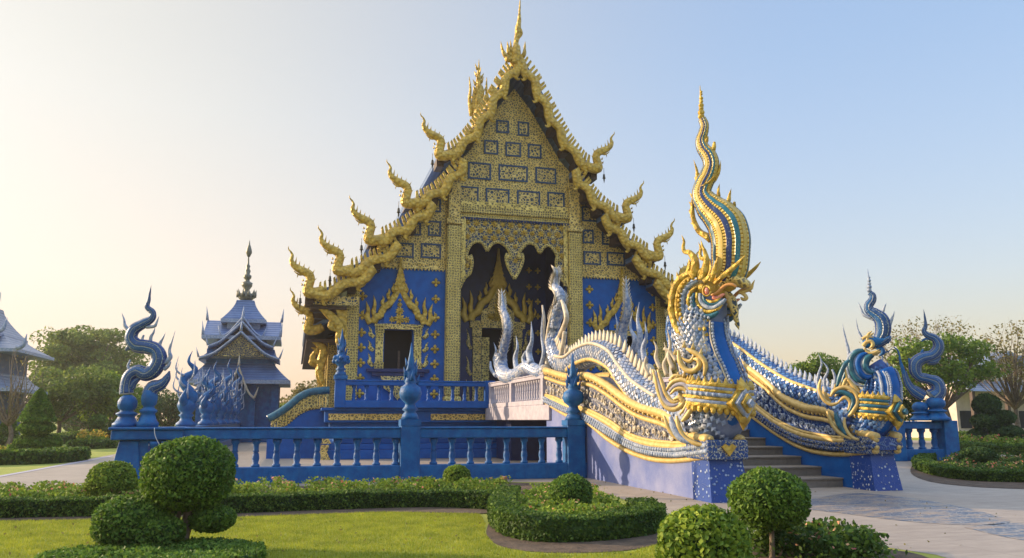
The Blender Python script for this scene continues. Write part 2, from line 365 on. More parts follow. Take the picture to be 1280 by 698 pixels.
# ------------------------------------------------------------------ foliage
def leafmesh(name, P, Nn, size, mats, parent=None, core=None, label=None, aspect=.6, mi=None, lay=.55):
    P = np.asarray(P, float); Nn = np.asarray(Nn, float); n = len(P)
    d = Nn * lay + rng.normal(size=(n, 3)) * .6; d /= np.linalg.norm(d, axis=1)[:, None] + 1e-9
    a = np.cross(d, rng.normal(size=(n, 3))); a /= np.linalg.norm(a, axis=1)[:, None] + 1e-9
    b = np.cross(d, a); s = (np.asarray(size) * rng.uniform(.65, 1.3, n))[:, None]
    V = np.stack([P - a * s, P + b * s * aspect + a * s * .1, P + a * s, P - b * s * aspect + a * s * .1], 1).reshape(-1, 3)
    nf = n; loops = np.arange(4 * n); tot = np.full(n, 4); mid = np.zeros(n, int) if mi is None else np.asarray(mi)
    if core is not None:
        cv, cf, cm = core
        loops = np.concatenate([loops] + [np.asarray(f) + len(V) for f in cf]); tot = np.concatenate([tot, [len(f) for f in cf]])
        mid = np.concatenate([mid, np.full(len(cf), cm)]); V = np.concatenate([V, np.asarray(cv, float)])
    me = bpy.data.meshes.new(name); me.vertices.add(len(V)); me.vertices.foreach_set('co', V.ravel())
    me.loops.add(len(loops)); me.loops.foreach_set('vertex_index', loops.astype(np.int32))
    me.polygons.add(len(tot)); me.polygons.foreach_set('loop_start', np.concatenate([[0], np.cumsum(tot)[:-1]]).astype(np.int32))
    me.polygons.foreach_set('material_index', mid.astype(np.int32)); me.update(calc_edges=True)
    for m in mats: me.materials.append(m)
    return link(name, me, parent, label)
def ell_pts(c, r, n, lo=.9, hi=1.03, zmin=-1.):
    q = rng.normal(size=(int(n * 1.0), 3)); q /= np.linalg.norm(q, axis=1)[:, None]; q = q[q[:, 2] >= zmin]
    lump = 1 + .028 * np.sin(q[:, 0] * 5 + c[0] * 3) * np.sin(q[:, 1] * 4 + c[1]) + .02 * np.sin(q[:, 2] * 7 + c[0])
    r = np.asarray(r, float); k = rng.uniform(lo, hi, len(q)) * lump
    nn = q / r; nn /= np.linalg.norm(nn, axis=1)[:, None]
    return np.asarray(c) + q * r * k[:, None], nn
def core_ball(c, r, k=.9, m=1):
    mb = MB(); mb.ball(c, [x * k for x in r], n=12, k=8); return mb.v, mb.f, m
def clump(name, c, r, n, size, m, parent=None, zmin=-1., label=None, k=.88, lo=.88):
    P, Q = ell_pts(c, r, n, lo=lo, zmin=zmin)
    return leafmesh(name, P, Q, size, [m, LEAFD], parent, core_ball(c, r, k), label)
def hedge(path, w, h, dens, size, m, name, label, closed=False, z=0., cat='hedge', group=None):
    P, _ = spline([Vector((p[0], p[1], z)) for p in path], 0, 6)
    L = [0.]
    for a, b in zip(P, P[1:]): L.append(L[-1] + (b - a).length)
    X = np.array([tuple(p) for p in P]); L = np.array(L); per = w + 2 * h; n = int(L[-1] * per * dens)
    s = rng.uniform(0, L[-1], n); c = np.stack([np.interp(s, L, X[:, i]) for i in range(3)], 1)
    c2 = np.stack([np.interp(np.minimum(s + .05, L[-1]), L, X[:, i]) - np.interp(np.maximum(s - .05, 0), L, X[:, i]) for i in range(3)], 1)
    t = c2 / (np.linalg.norm(c2, axis=1)[:, None] + 1e-9); sd = np.stack([t[:, 1], -t[:, 0], 0 * s], 1)
    q = rng.uniform(0, per, n); lum = 1 + .035 * np.sin(s * 3.1) + .03 * np.sin(s * 7.7 + 1)
    off = np.where(q < h, -w / 2, np.where(q > h + w, w / 2, q - h - w / 2)); zz = np.where(q < h, q, np.where(q > h + w, per - q, h))
    nrm = sd * np.where(q < h, -1., np.where(q > h + w, 1., 0))[:, None] + np.array([0, 0, 1.]) * np.where((q >= h) & (q <= h + w), 1., 0)[:, None]
    # ends
    pts = c + sd * (off * lum)[:, None] + np.array([0, 0, 1.]) * (zz * lum)[:, None] + rng.normal(size=(n, 3)) * size * .45
    mb = MB(); rings = []
    for i, p in enumerate(P):
        tt = (P[min(i + 1, len(P) - 1)] - P[max(i - 1, 0)]).normalized(); sdd = Vector((tt.y, -tt.x, 0)); k = .9
        rings.append([p - sdd * w / 2 * k, p - sdd * w / 2 * k + Vector((0, 0, h * .93)), p + sdd * w / 2 * k + Vector((0, 0, h * .93)), p + sdd * w / 2 * k])
    mb.loft(rings, 0, False)
    for e in (0, -1):
        ne = int(w * h * dens * 1.4); tt = (P[1] - P[0]).normalized() * -1 if e == 0 else (P[-1] - P[-2]).normalized()
        sdd = Vector((tt.y, -tt.x, 0)); aa = rng.uniform(-w / 2, w / 2, ne); zz = rng.uniform(0, h, ne)
        pe = np.array(P[e])[None] + np.outer(aa, sdd) + np.outer(zz, (0, 0, 1)) + rng.normal(size=(ne, 3)) * size * .45
        pts = np.concatenate([pts, pe]); nrm = np.concatenate([nrm, np.repeat(np.array(tt)[None], ne, 0)])
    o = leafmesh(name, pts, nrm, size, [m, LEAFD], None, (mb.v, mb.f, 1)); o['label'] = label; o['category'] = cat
    if group: o['group'] = group
    return o
def inpoly(x, y, poly):
    ins = np.zeros(len(x), bool); n = len(poly)
    for i in range(n):
        x0, y0 = poly[i][:2]; x1, y1 = poly[(i + 1) % n][:2]
        if y0 == y1: continue
        ins ^= ((y0 > y) != (y1 > y)) & (x < (x1 - x0) * (y - y0) / (y1 - y0) + x0)
    return ins
def polysample(poly, n):
    a = np.array([p[:2] for p in poly]); lo, hi = a.min(0), a.max(0); X = np.zeros((0, 2))
    while len(X) < n:
        q = rng.uniform(lo, hi, (n * 2, 2)); X = np.concatenate([X, q[inpoly(q[:, 0], q[:, 1], poly)]])
    return X[:n]
def flowerbed(poly, n, h, name, label, z=.05, fl=.10, petal=None, m=None, size=.035):
    c = polysample(poly, max(n // 60, 3)); P = []; Q = []; mi = []
    for x, y in c:
        k = 60; hh = h * random.uniform(.5, 1.15)
        q = rng.normal(size=(k, 3)) * [.11, .11, .0]; zz = rng.uniform(.0, 1, k) ** .7 * hh
        q[:, 2] = zz; q[:, :2] *= (1.15 - zz / hh * .6)[:, None]; P.append(q + [x, y, z]); Q.append(np.tile([0, -.3, .8], (k, 1)))
        mi.append(np.where((zz > hh * .7) & (rng.random(k) < fl * 2.5), 1, 0))
    P = np.concatenate(P); Q = np.concatenate(Q); mi = np.concatenate(mi)
    o = leafmesh(name, P, Q, size, [m or LEAFL, petal or PETAL], mi=mi); tag(o, label, 'flower bed', None, 'stuff'); return o
def tree(name, label, base, trunk_h, crown, nclump, leafn, size, m, tr=.25, clr=1.2, group=None, limbs=7, squash=.7, seed=1, twigs=0, cat='tree'):
    """trunk and limbs reaching clumps spread through an ellipsoid crown (rx, rz, height of its centre)"""
    rs = random.Random(seed); b = Vector(base); t = thing(name, label, cat, b, group)
    rx, rz, hc = crown; mb = MB(); P = []; Q = []
    top = b + Vector((rs.uniform(-.3, .3), rs.uniform(-.3, .3), trunk_h))
    mb.tube([b, b.lerp(top, .5) + Vector((rs.uniform(-.2, .2), 0, 0)), top], [tr, tr * .75, tr * .6], 8, 0)
    cs = []
    for i in range(nclump):
        while 1:
            q = Vector((rs.uniform(-1, 1), rs.uniform(-1, 1), rs.uniform(-1, 1)))
            if .25 < q.length < 1: break
        cs.append(b + Vector((q.x * rx, q.y * rx, hc + q.z * rz)))
    for i, c in enumerate(cs):
        if i < limbs + twigs:
            k = rs.uniform(.4, .6); mid = top.lerp(c, k) + Vector((rs.uniform(-.3, .3), rs.uniform(-.3, .3), -.15 * rx * k))
            r0 = tr * (.5 if i < limbs else .25)
            mb.tube([top - Vector((0, 0, .2)), mid, c], [r0, r0 * .55, r0 * .12], 6, 0)
            for w in range(3 if twigs else 1):
                e = c + Vector((rs.uniform(-1, 1), rs.uniform(-1, 1), rs.uniform(-.1, 1))) * clr; mb.tube([mid.lerp(c, rs.random()), e], [r0 * .25, r0 * .05], 4, 0, raw=True)
        rr = clr * rs.uniform(.6, 1.25); n = int(leafn * rs.uniform(.6, 1.3))
        q = rng.normal(size=(n, 3)); q /= np.linalg.norm(q, axis=1)[:, None]; q *= rng.uniform(.35, 1.05, n)[:, None] ** .6
        P.append(np.array(c) + q * [rr, rr, rr * squash]); Q.append(q + [0, 0, .5])
    mb.build('trunk', BARK, t); leafmesh('crown', np.concatenate(P), np.concatenate(Q), size, [m], t); return t
#%%BODY
# ------------------------------------------------------------------ ground
C = 10.18
sheet('ground', [(-1500, -300), (1500, -300), (1500, 2500), (-1500, 2500)], 0, LAWN)
pav = [(-8.2, 20.5), (-8.2, 75), (48, 75), (48, 11)] + [tuple(G(x, y))[:2] for x, y in
      ((1500, 760), (1230, 712), (1170, 694), (1090, 682), (1000, 674), (935, 672), (870, 690), (832, 672), (822, 640), (720, 603), (640, 603), (571, 606), (450, 607), (300, 609))] + [(-6.6, 20.3)]
sheet('paving', pav, .004, PAVE)
mosp = [(1000, 628), (1060, 617), (1130, 622), (1200, 634), (1247, 646), (1262, 653), (1240, 657), (1180, 656), (1120, 651), (1050, 642), (1005, 636)]
MP, _ = spline([G(x, y) for x, y in mosp + mosp[:1]], 0, 6)
sheet('floor_mosaic', [tuple(p) for p in MP[:-1]], .008, MOSF)
mos2 = [G(1205, 660), G(1240, 656), G(1300, 655), G(1400, 665), G(1300, 678)]
M2, _ = spline(mos2 + mos2[:1], 0, 5); sheet('side_mosaic', [tuple(p) for p in M2[:-1]], .008, MOSF)

# ------------------------------------------------------------------ temple
T = thing('blue_temple', 'large blue and gold temple with steep tiered roof and golden serpent gables', 'temple', (C, 37.5, 0))
VF = 37.5
def mir(pts): return [Vector((2 * C - p[0], p[1], p[2])) for p in pts]
# platform
mb = MB()
for x0, x1, y0, z0, z1 in ((1.25, 19.1, 34.35, 0, .38), (1.45, 18.9, 34.55, .38, .62), (1.75, 18.6, 34.9, .62, 1.3), (1.5, 18.85, 34.6, 1.3, 1.5), (1.2, 19.15, 34.25, 1.5, 1.98), (1.05, 19.3, 34.1, 1.98, 2.1)):
    mb.box(x0, x1, y0, 62, z0, z1)
mb.build('platform', BLUE, T, bevel=.03)
mb = MB()
for x0, x1 in ((1.35, 4.6), (5.6, 9.1)):
    z0, z1, y = 1.6, 1.86, 34.25
    mb.prism([(x0, y, z0), (x1 - .25, y, z0), (x1, y, (z0 + z1) / 2), (x1 - .25, y, z1), (x0, y, z1)], (0, -.05, 0))
mb.build('gilded_strip', FIL, T)
mb = MB()
for z in (.0, .65):
    mb.prism([(1.02, 34.3, z), (1.5, 34.3, z), (1.35, 34.3, z + .3), (1.42, 34.3, z + .6), (1.1, 34.3, z + .6)], (0, -.12, 0))
mb.build('gilded_corner', FIL, T)
# gable wall with the doorway opening left out: outer field, two flanks, centre
H = [(0, 18.4), (.8, 17.4), (1.6, 16.1), (2.4, 14.75), (3.2, 13.9), (3.5, 12.9), (4.4, 11.85), (5.0, 11.2), (6.2, 9.95), (7.3, 8.95)]
gp = [(C - d, VF, z) for d, z in H[::-1]] + [(C + d, VF, z) for d, z in H[1:]]
mb = MB(); mb.prism([(C - 7.5, VF, 8.82)] + gp + [(C + 7.5, VF, 8.82), (C + 2.75, VF, 8.82), (C + 2.75, VF, 11.3), (C - 2.75, VF, 11.3), (C - 2.75, VF, 8.82)], (0, .3, 0))
mb.build('gable', FIL, T)
for s in (-1, 1):
    mb = MB(); a, b = sorted((C + s * 2.75, C + s * 7.55)); wx0, wx1 = sorted((C + s * 4.97, C + s * 6.30))
    mb.box(a, wx0, VF, VF + .3, 2.1, 8.78); mb.box(wx1, b, VF, VF + .3, 2.1, 8.78)
    mb.box(wx0, wx1, VF, VF + .3, 2.1, 3.86); mb.box(wx0, wx1, VF, VF + .3, 5.78, 8.78)
    mb.build('wall', BLUE, T)
    mb = MB(); a, b = sorted((C + s * 7.5, C + s * 8.05)); mb.box(a, b, VF - .12, VF + .45, 2.1, 8.6)
    mb.build('corner_pilaster', FILC, T)
    # column: round shaft, cap, upper square shaft
    mb = MB(); x = C + s * 3.1
    mb.box(x - .42, x + .42, VF - .42, VF + .2, 2.1, 2.7); mb.box(x - .36, x + .36, VF - .36, VF + .2, 2.7, 10.95)
    mb.build('column', FILC, T, bevel=.1)
    mb = MB(); mb.box(x - .40, x + .40, VF - .40, VF + .2, 10.96, 11.25); mb.box(x - .30, x + .30, VF - .30, VF + .2, 11.25, 13.2); mb.box(x - .36, x + .36, VF - .36, VF + .2, 13.2, 13.5)
    mb.build('upper_column', FIL, T, bevel=.04)
    # beaded strip over the blue panel
    mb = MB(); a, b = sorted((C + s * 3.5, C + s * 7.5)); mb.box(a, b, VF - .07, VF, 8.72, 8.95); mb.box(a, b, VF - .1, VF, 8.95, 9.03)
    k = a
    while k < b: mb.ball((k, VF - .06, 8.7), (.05, .05, .07), 0, 6, 4); k += .17
    mb.build('beaded_band', FIL, T)
# centre bands over the arch
mb = MB(); mb.box(C - 2.8, C + 2.8, VF - .16, VF, 11.95, 12.25); mb.box(C - 2.8, C + 2.8, VF - .22, VF, 11.62, 11.95); mb.box(C - 2.8, C + 2.8, VF - .12, VF, 11.38, 11.62); mb.build('cornice', FILC, T, bevel=.02)
mb = MB(); k = C - 2.72
while k < C + 2.75: mb.prism([(k, VF - .2, 11.4), (k + .07, VF - .2, 11.24), (k + .14, VF - .2, 11.4)], (0, .05, 0)); k += .15
mb.build('pendant_fringe', NAVY, T)
# framed panels of the gable
rects = [(620, 150, 636, 167.5), (647, 152, 661, 171), (605, 175, 622.5, 194), (631.6, 177.5, 651, 197), (659.5, 180, 676.6, 199), (585, 202.5, 613.6, 225.7), (623, 205.6, 659.5, 228.5), (669, 209, 695, 231),
         (574, 232.5, 598, 256), (607, 235, 636.5, 258), (646, 238, 675, 260), (684, 240, 705.6, 261), (536, 248, 551, 266), (535, 276, 551, 296), (492, 303, 517, 323), (526, 304, 551, 324), (510, 278, 526, 295),
         (727, 258, 747, 278), (728, 287, 742, 305), (729, 314, 751, 332), (758, 315, 781, 333), (752, 290, 766, 307)]
for x0, y0, x1, y1 in rects:
    a, b = PV(x0, y0, VF), PV(x1, y1, VF); xa, xb, zb, za = a.x, b.x, a.z, b.z; w = .085; y = VF
    mb = MB(); mb.box(xa, xb, y - .05, y, zb - w, zb); mb.box(xa, xb, y - .05, y, za, za + w); mb.box(xa, xa + w, y - .05, y, za + w, zb - w); mb.box(xb - w, xb, y - .05, y, za + w, zb - w)
    f = mb.build('panel_frame', FRAMEB, T)
    mb = MB(); mb.box(xa + w, xb - w, y - .025, y, za + w, zb - w); mb.build('panel', FILB, f)
def rosette(mb, x, y, z, r, m=0, pet=6, dep=.06, mc=None):
    for k in range(pet):
        a = 2 * math.pi * k / pet; c = Vector((x + math.cos(a) * r * .62, y, z + math.sin(a) * r * .62))
        mb.tube([Vector((x, y, z)), c, Vector((x + math.cos(a) * r, y, z + math.sin(a) * r))], [r * .10, r * (.26 if pet > 4 else .42), r * .06], 6, m, (0, 1, 0), .6, sub=2)
    mb.ball((x, y - dep * .4, z), (r * .3, dep, r * .3), m if mc is None else mc, 8, 4)
# the hanging four lobed arch
arch = [(577, 360), (579.4, 349), (587, 342), (590, 330), (588.5, 320), (585.5, 326), (583, 318), (587, 308), (594, 302.5), (603, 304), (609, 314), (615, 305), (624, 303), (632, 308), (637, 316), (638.5, 322), (635.5, 322.5), (633.5, 318), (632.5, 325), (636, 336), (643, 349),
        (650, 336), (653.5, 325), (652.5, 318), (650.5, 322.5), (647.5, 322), (649, 316), (654, 309), (661, 304), (669, 307), (674.5, 317), (680, 309), (687, 307.5), (694.5, 316), (698.4, 327.5), (696, 322), (695, 331), (698.5, 345), (708.6, 359)]
AP = [PV(x, y, VF - .1) for x, y in arch]
AP[0].x = C - 2.76; AP[-1].x = C + 2.76
poly = [Vector((C - 2.76, VF - .1, 11.4))] + AP + [Vector((C + 2.76, VF - .1, 11.4))]
mb = MB(); RP = [p + Vector((0, -.02, 0)) for p in AP]
for a_, b_ in ((0, 11), (10, 21), (20, 31), (30, len(RP))): mb.tube(RP[a_:b_], .085, 8, 0, (0, 1, 0), 1.2, sub=3)
for x in (C - 2.62, C + 2.62): mb.box(x - .1, x + .1, VF - .18, VF, 8.2, 11.38)
mb.build('arch_rim', FILC, T)
mb = MB(); mb.prism(poly, (0, .22, 0)); AX = [(p.x, p.z) for p in poly]
for j in range(7):
    for i in range(12):
        x = C - 2.4 + i * .44 + (j % 2) * .22; z = 11.15 - j * .36; r = .19 if (i + j) % 2 else .15
        if all(inpoly(np.array([x + dx]), np.array([z + dz]), AX)[0] for dx, dz in ((r, 0), (-r, 0), (0, -r * 1.3), (0, r))) and abs(x - C) < 2.45: rosette(mb, x, VF - .12, z, r, 1, 7)
mb.build('arch_valance', [FILV, GOLDL], T)
# porch inside: side walls, ceiling, back wall, doorway
mb = MB(); VB = 41.0
mb.box(C - 2.95, C - 2.7, VF + .3, VB, 2.1, 11.4); mb.box(C + 2.7, C + 2.95, VF + .3, VB, 2.1, 11.4); mb.box(C - 2.95, C + 2.95, VF + .3, VB, 11.4, 11.6)
mb.box(C - 2.95, C - .85, VB, VB + .2, 2.1, 11.4); mb.box(C + .85, C + 2.95, VB, VB + .2, 2.1, 11.4); mb.box(C - .85, C + .85, VB, VB + .2, 6.35, 11.4)
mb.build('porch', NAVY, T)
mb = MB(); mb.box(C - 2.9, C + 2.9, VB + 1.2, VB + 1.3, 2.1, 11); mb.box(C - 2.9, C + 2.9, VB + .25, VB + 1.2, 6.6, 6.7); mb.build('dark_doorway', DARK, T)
def flame(mb, pts, rr, y, m=0, fl=.45):
    mb.tube([Vector((p[0], y, p[1])) for p in pts], rr, 8, m, (0, 1, 0), fl, sub=4)
def pediment(X, y, k, zb, name, m, m2):
    """k metres per drawing unit (a unit is one point of the front window), zb height of pediment foot"""
    mb = MB()
    q = lambda a, b: (X + a * k, zb + b * k)
    for s in (-1, 1):
        flame(mb, [q(s * 32, 0), q(s * 29.5, 7), q(s * 24, 10), q(s * 21.5, 16), q(s * 18.5, 21), q(s * 13, 25), q(s * 8, 32), q(s * 3.5, 40), q(0, 46)], [4.6 * k, 4.8 * k, 4.6 * k, 4.6 * k, 4.6 * k, 4.6 * k, 4.6 * k, 4 * k, 3 * k], y)
        for pts, r0 in (([(36, -1), (40, 7), (39, 16), (42, 27)], 3.6), ([(30, 5), (32.5, 15), (31, 24), (33, 35)], 2.9), ([(38, 4), (43, 7), (45.5, 12), (44, 17)], 1.8),
                        ([(20.5, 23), (22, 27), (20.5, 30), (21.5, 35)], 2.2), ([(13.5, 31), (15, 36), (13.5, 40), (14, 45)], 2.2), ([(8, 40), (9.5, 44), (8, 48), (8.5, 52)], 1.6)):
            n = len(pts); flame(mb, [q(s * a, b) for a, b in pts], [r0 * k * (1, 1.05, .7, .08)[i] for i in range(n)], y)
    for i, (w, z, h) in enumerate(((9.5, 42, 9), (8, 49, 8), (6.4, 55, 8), (4.8, 61, 7), (3.4, 66, 7), (2.2, 71, 14))):
        mb.prism([(q(-w, 0)[0], y - .1 - .01 * i, q(0, z)[1]), (q(w, 0)[0], y - .1 - .01 * i, q(0, z)[1]), (q(w * .5, 0)[0], y - .1 - .01 * i, q(0, z + h)[1]), (q(-w * .5, 0)[0], y - .1 - .01 * i, q(0, z + h)[1])], (0, .12, 0))
    flame(mb, [q(0, 66), q(0, 74), q(0, 84)], [2.4 * k, 1.3 * k, .1 * k], y)
    o = mb.build(name, m, T)
    mb = MB(); mb.prism([(q(a, b)[0], y - .03, q(a, b)[1]) for a, b in ((-20, 0), (20, 0), (19, 12), (12, 16), (8, 25), (0, 40), (-8, 25), (-12, 16), (-19, 12))], (0, .06, 0), 0); tp = mb.build('tympanum', BLUE if m2 is None else m2, o)
    mb = MB()
    for z, rr in ((6, 7), (16, 5.5), (24, 3.5), (30, 2.2)): rosette(mb, X, y - .06, q(0, z)[1], rr * k, 0, 9)
    for s in (-1, 1): rosette(mb, X + s * 9 * k, y - .06, q(0, 5)[1], 4.5 * k, 0, 7)
    mb.build('floral_crest', GOLDL, tp); return o
def side_posts(X, y, k, z0, z1, w, pw, name, m):
    for s in (-1, 1):
        mb = MB(); a, b = sorted((X + s * w, X + s * (w + pw))); h = z1 - z0
        mb.box(a, b, y - .1, y, z0, z0 + h * .14); mb.box(a + .03, b - .03, y - .07, y, z0 + h * .14, z0 + h * .8); mb.box(a, b, y - .12, y, z0 + h * .8, z0 + h * .84)
        mb.box(a, b, y - .09, y, z0 + h * .85, z0 + h * .95); mb.box(a - .04, b + .04, y - .13, y, z0 + h * .95, z1)
        xo = X + s * (w + pw)
        for zz, hh in ((z0 + h * .05, h * .3), (z0 + h * .4, h * .22), (z0 + h * .7, h * .24)):
            flame(mb, [(xo + s * .05, zz), (xo + s * .22, zz + hh * .3), (xo + s * .2, zz + hh * .6), (xo + s * .3, zz + hh)], [.09, .11, .06, .01], y)
        mb.build(name, m, T)
for s in (-1, 1):
    X = C + s * 5.63; k = .0372
    pediment(X, VF - .08, k, 6.05, 'window_pediment', GOLDL, None)
    side_posts(X, VF, k, 3.95, 6.02, .68, .42, 'window_post', FILC)
    mb = MB(); mb.box(X - .72, X + .72, VF - .12, VF, 5.79, 6.04); mb.build('window_lintel', FIL, T)
    mb = MB(); mb.box(X - 1.45, X + 1.45, VF - .22, VF, 3.78, 3.94); mb.box(X - 1.2, X + 1.2, VF - .16, VF, 3.6, 3.78); mb.build('window_sill', NAVY, T, bevel=.02)
    mb = MB(); mb.prism([(X - .8, VF - .18, 3.6), (X + .8, VF - .18, 3.6), (X + .65, VF - .18, 3.05), (X + .2, VF - .18, 2.75), (X, VF - .18, 2.5), (X - .2, VF - .18, 2.75), (X - .65, VF - .18, 3.05)], (0, .1, 0)); mb.build('window_apron', FILB, T)
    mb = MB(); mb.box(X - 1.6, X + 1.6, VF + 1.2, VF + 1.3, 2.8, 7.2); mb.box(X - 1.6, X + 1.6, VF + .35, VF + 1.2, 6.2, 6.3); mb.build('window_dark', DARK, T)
    mb = MB(); mb.box(X + .0, X + .09, VF + .12, VF + .2, 3.86, 4.8); mb.box(X - .66, X + .66, VF + .1, VF + .2, 3.86, 3.92); mb.build('window_mullion', WOOD, T)
    for z in (8.1, 7.3, 6.4, 5.6, 4.9, 4.2, 3.5, 2.8):
        for d in (-1.72, 1.72):
            mb = MB(); x = X + d; r = .22
            rosette(mb, x, VF - .02, z, r, 0, 4, .05); mb.build('flower_motif', GOLDL, T)
# doorway inside the porch
pediment(C, VB - .1, .046, 6.75, 'door_pediment', GOLD, FIL)
side_posts(C, VB, .04, 2.1, 6.6, .86, .5, 'door_post', FIL)
mb = MB(); mb.box(C - 1.5, C + 1.5, VB - .14, VB, 6.4, 6.75); mb.build('door_lintel', FIL, T)
mb = MB(); mb.box(C - .84, C - .42, VB + .05, VB + .12, 2.1, 5.9); mb.build('door_leaf', FILC, T)
for x in (C - 2.3, C + 1.75, C + 2.25):
    for z in (9.6, 8.7, 7.9, 7.1, 6.2, 5.2, 4.4):
        mb = MB(); rosette(mb, x, VB - .02, z, .17, 0, 4, .04); mb.build('flower_motif', GOLD, T)
# roofs
VR = 36.35
tiers = [[(.0, 19.55), (.66, 18.75), (1.68, 16.85), (2.47, 15.5), (3.25, 14.6), (4.05, 14.2)], [(2.9, 14.0), (3.5, 13.1), (4.18, 12.4), (4.9, 11.95), (5.6, 11.72)],
         [(4.35, 11.75), (5.2, 10.95), (6.02, 10.35), (6.7, 9.98), (7.25, 9.85)], [(5.9, 9.7), (6.8, 9.05), (7.62, 8.6), (8.2, 8.4), (8.6, 8.35)], [(7.0, 8.5), (7.9, 7.95), (8.8, 7.5), (9.4, 7.3), (9.85, 7.3)]]
for ti, tr_ in enumerate(tiers):
    for s in (-1, 1):
        P, _ = spline([Vector((C + s * d, VR + .1, z)) for d, z in tr_], 0, 4)
        up = [p + Vector((0, 0, .08)) for p in P]; dn = [p + Vector((0, 0, -.22)) for p in P]
        mb = MB(); mb.prism(up + dn[::-1], (0, 26 + .01 * ti, 0), 0); mb.build('roof', [ROOF], T)
        mb = MB(); mb.prism([p + Vector((0, .02, -.225)) for p in P] + [p + Vector((0, .02, -.32)) for p in P[::-1]], (0, 1.03, 0)); mb.build('soffit', WOOD, T)
    # soffit purlins seen under the gable overhang
    for s in (-1, 1):
        P, _ = spline([Vector((C + s * d, 0, z)) for d, z in tr_], 0, 5); acc = 0
        for a, b in zip(P, P[1:]):
            acc += (b - a).length
            if acc > .95:
                acc = 0; mb = MB(); mb.box(b.x - .17, b.x + .17, VR + .3, VF + .05, b.z - .62, b.z - .24); mb.build('purlin', WOOD, T)
def finial(mb, E, s, k=1.):
    e = Vector((E[0], VR, E[1])); q = lambda a, b: e + Vector((s * a * k, 0, b * k))
    mb.tube([q(-.7, .16), q(-.35, .0), q(-.02, .02), q(-.02, .32), q(-.09, .6), q(.0, .82), (q(.22, .94)), q(.47, 1.06), q(.68, 1.22), q(.78, 1.44), q(.74, 1.62), q(.80, 1.78), q(.92, 1.92), q(.93, 2.06)], [x * k for x in (.2, .25, .27, .22, .2, .2, .19, .17, .135, .1, .065, .045, .028, .006)], 10, 0, (0, 1, 0), .75, sub=4)
    for a, b, c, d, r in ((-.12, .78, -.25, 1.05, .05), (.06, .95, -.02, 1.2, .05), (.25, 1.06, .2, 1.3, .05), (.45, 1.16, .4, 1.42, .05), (.6, 1.26, .55, 1.6, .05), (-.2, .5, -.36, .68, .04)): mb.spike(q(a, b), q(c, d), r * k, 0, (0, 1, 0), .5)
    for a, b in ((.0, .1), (.05, .3), (.02, .5)): mb.tube([q(a + .2, b), q(a + .24, b + .1)], [.05 * k, .02 * k], 6, 0, (0, 1, 0), 1, raw=True)
    mb.tube([q(.2, .84), q(.36, .78), q(.52, .84), q(.66, .96)], [.07 * k, .05 * k, .035 * k, .01], 6, 0, (0, 1, 0), 1, sub=3); mb.spike(q(.46, .8), q(.5, .62), .035 * k)
for ti, tr_ in enumerate(tiers):
    for s in (-1, 1):
        P, _ = spline([Vector((d, 0, z)) for d, z in tr_], 0, 14); L = [0.]
        for a, b in zip(P, P[1:]): L.append(L[-1] + (b - a).length)
        tot = L[-1]; path = []; rad = []; mb = MB(); nw = max(round(tot / 1.35), 2)
        for p, l, i in zip(P, L, range(len(P))):
            t = (P[min(i + 1, len(P) - 1)] - P[max(i - 1, 0)]).normalized(); nn = Vector((-t.z, 0, t.x)) * -1
            if nn.z < 0: nn = -nn
            ph = l / tot * nw * 2 * math.pi; o = p + nn * (-.20 + .11 * math.cos(ph)) ; path.append(Vector((C + s * o.x, VR - .02 * ti, o.z))); rad.append(.225 + .02 * math.sin(ph))
        mb.tube(path, rad, 10, 0, (0, 1, 0), .6, raw=True)
        for j in range(nw):                                # hooked lobes below each wave
            l = (j + .5) / nw * tot; i = min(range(len(L)), key=lambda q: abs(L[q] - l)); t = (P[min(i + 1, len(P) - 1)] - P[max(i - 1, 0)]).normalized(); nn = Vector((-t.z, 0, t.x)); nn = -nn if nn.z < 0 else nn
            c = P[i] - nn * .5; w3 = lambda a, b: Vector((C + s * (c + t * a + nn * b).x, VR, (c + t * a + nn * b).z))
            mb.tube([w3(-.26, .2), w3(.0, .1), w3(.22, .02), w3(.28, -.14), w3(.16, -.2)], [.14, .17, .13, .07, .02], 8, 0, (0, 1, 0), .6, sub=4)
        bb = mb.build('serpent_bargeboard', GOLDL, T)
        mb = MB(); l = .12
        while l < tot - .45:
            i = min(range(len(L)), key=lambda q: abs(L[q] - l)); t = (P[min(i + 1, len(P) - 1)] - P[max(i - 1, 0)]).normalized(); nn = Vector((-t.z, 0, t.x)); nn = -nn if nn.z < 0 else nn
            b0 = P[i] + nn * -.08; b1 = P[i] + nn * .36 - t * .12
            mb.prism([(C + s * (b0 - t * .085).x, VR + .12, (b0 - t * .085).z), (C + s * (b0 + t * .085).x, VR + .12, (b0 + t * .085).z), (C + s * (b1 + t * .05).x, VR + .12, (b1 + t * .05).z), (C + s * (b1 - t * .03).x, VR + .12, (b1 - t * .03).z + .05)], (0, -.1, 0)); l += .23
        mb.build('fin_row', GOLDL, bb)
        mb = MB(); finial(mb, (C + s * tr_[-1][0], tr_[-1][1] - .1), s); mb.build('serpent_finial', GOLDL, bb)
        mb = MB(); e = Vector((C + s * (tr_[-1][0] + .32), VR, tr_[-1][1] - .35)); mb.tube([e + Vector((0, 0, .3)), e], [.012, .012], 4, 0, raw=True); mb.lathe(e, [(.01, 0), (.05, -.03), (.07, -.2), (.09, -.24), (.0, -.24)], 8); mb.spike(e - Vector((0, 0, .24)), e - Vector((0, 0, .5)), .05); mb.build('bell', BRONZE, bb)
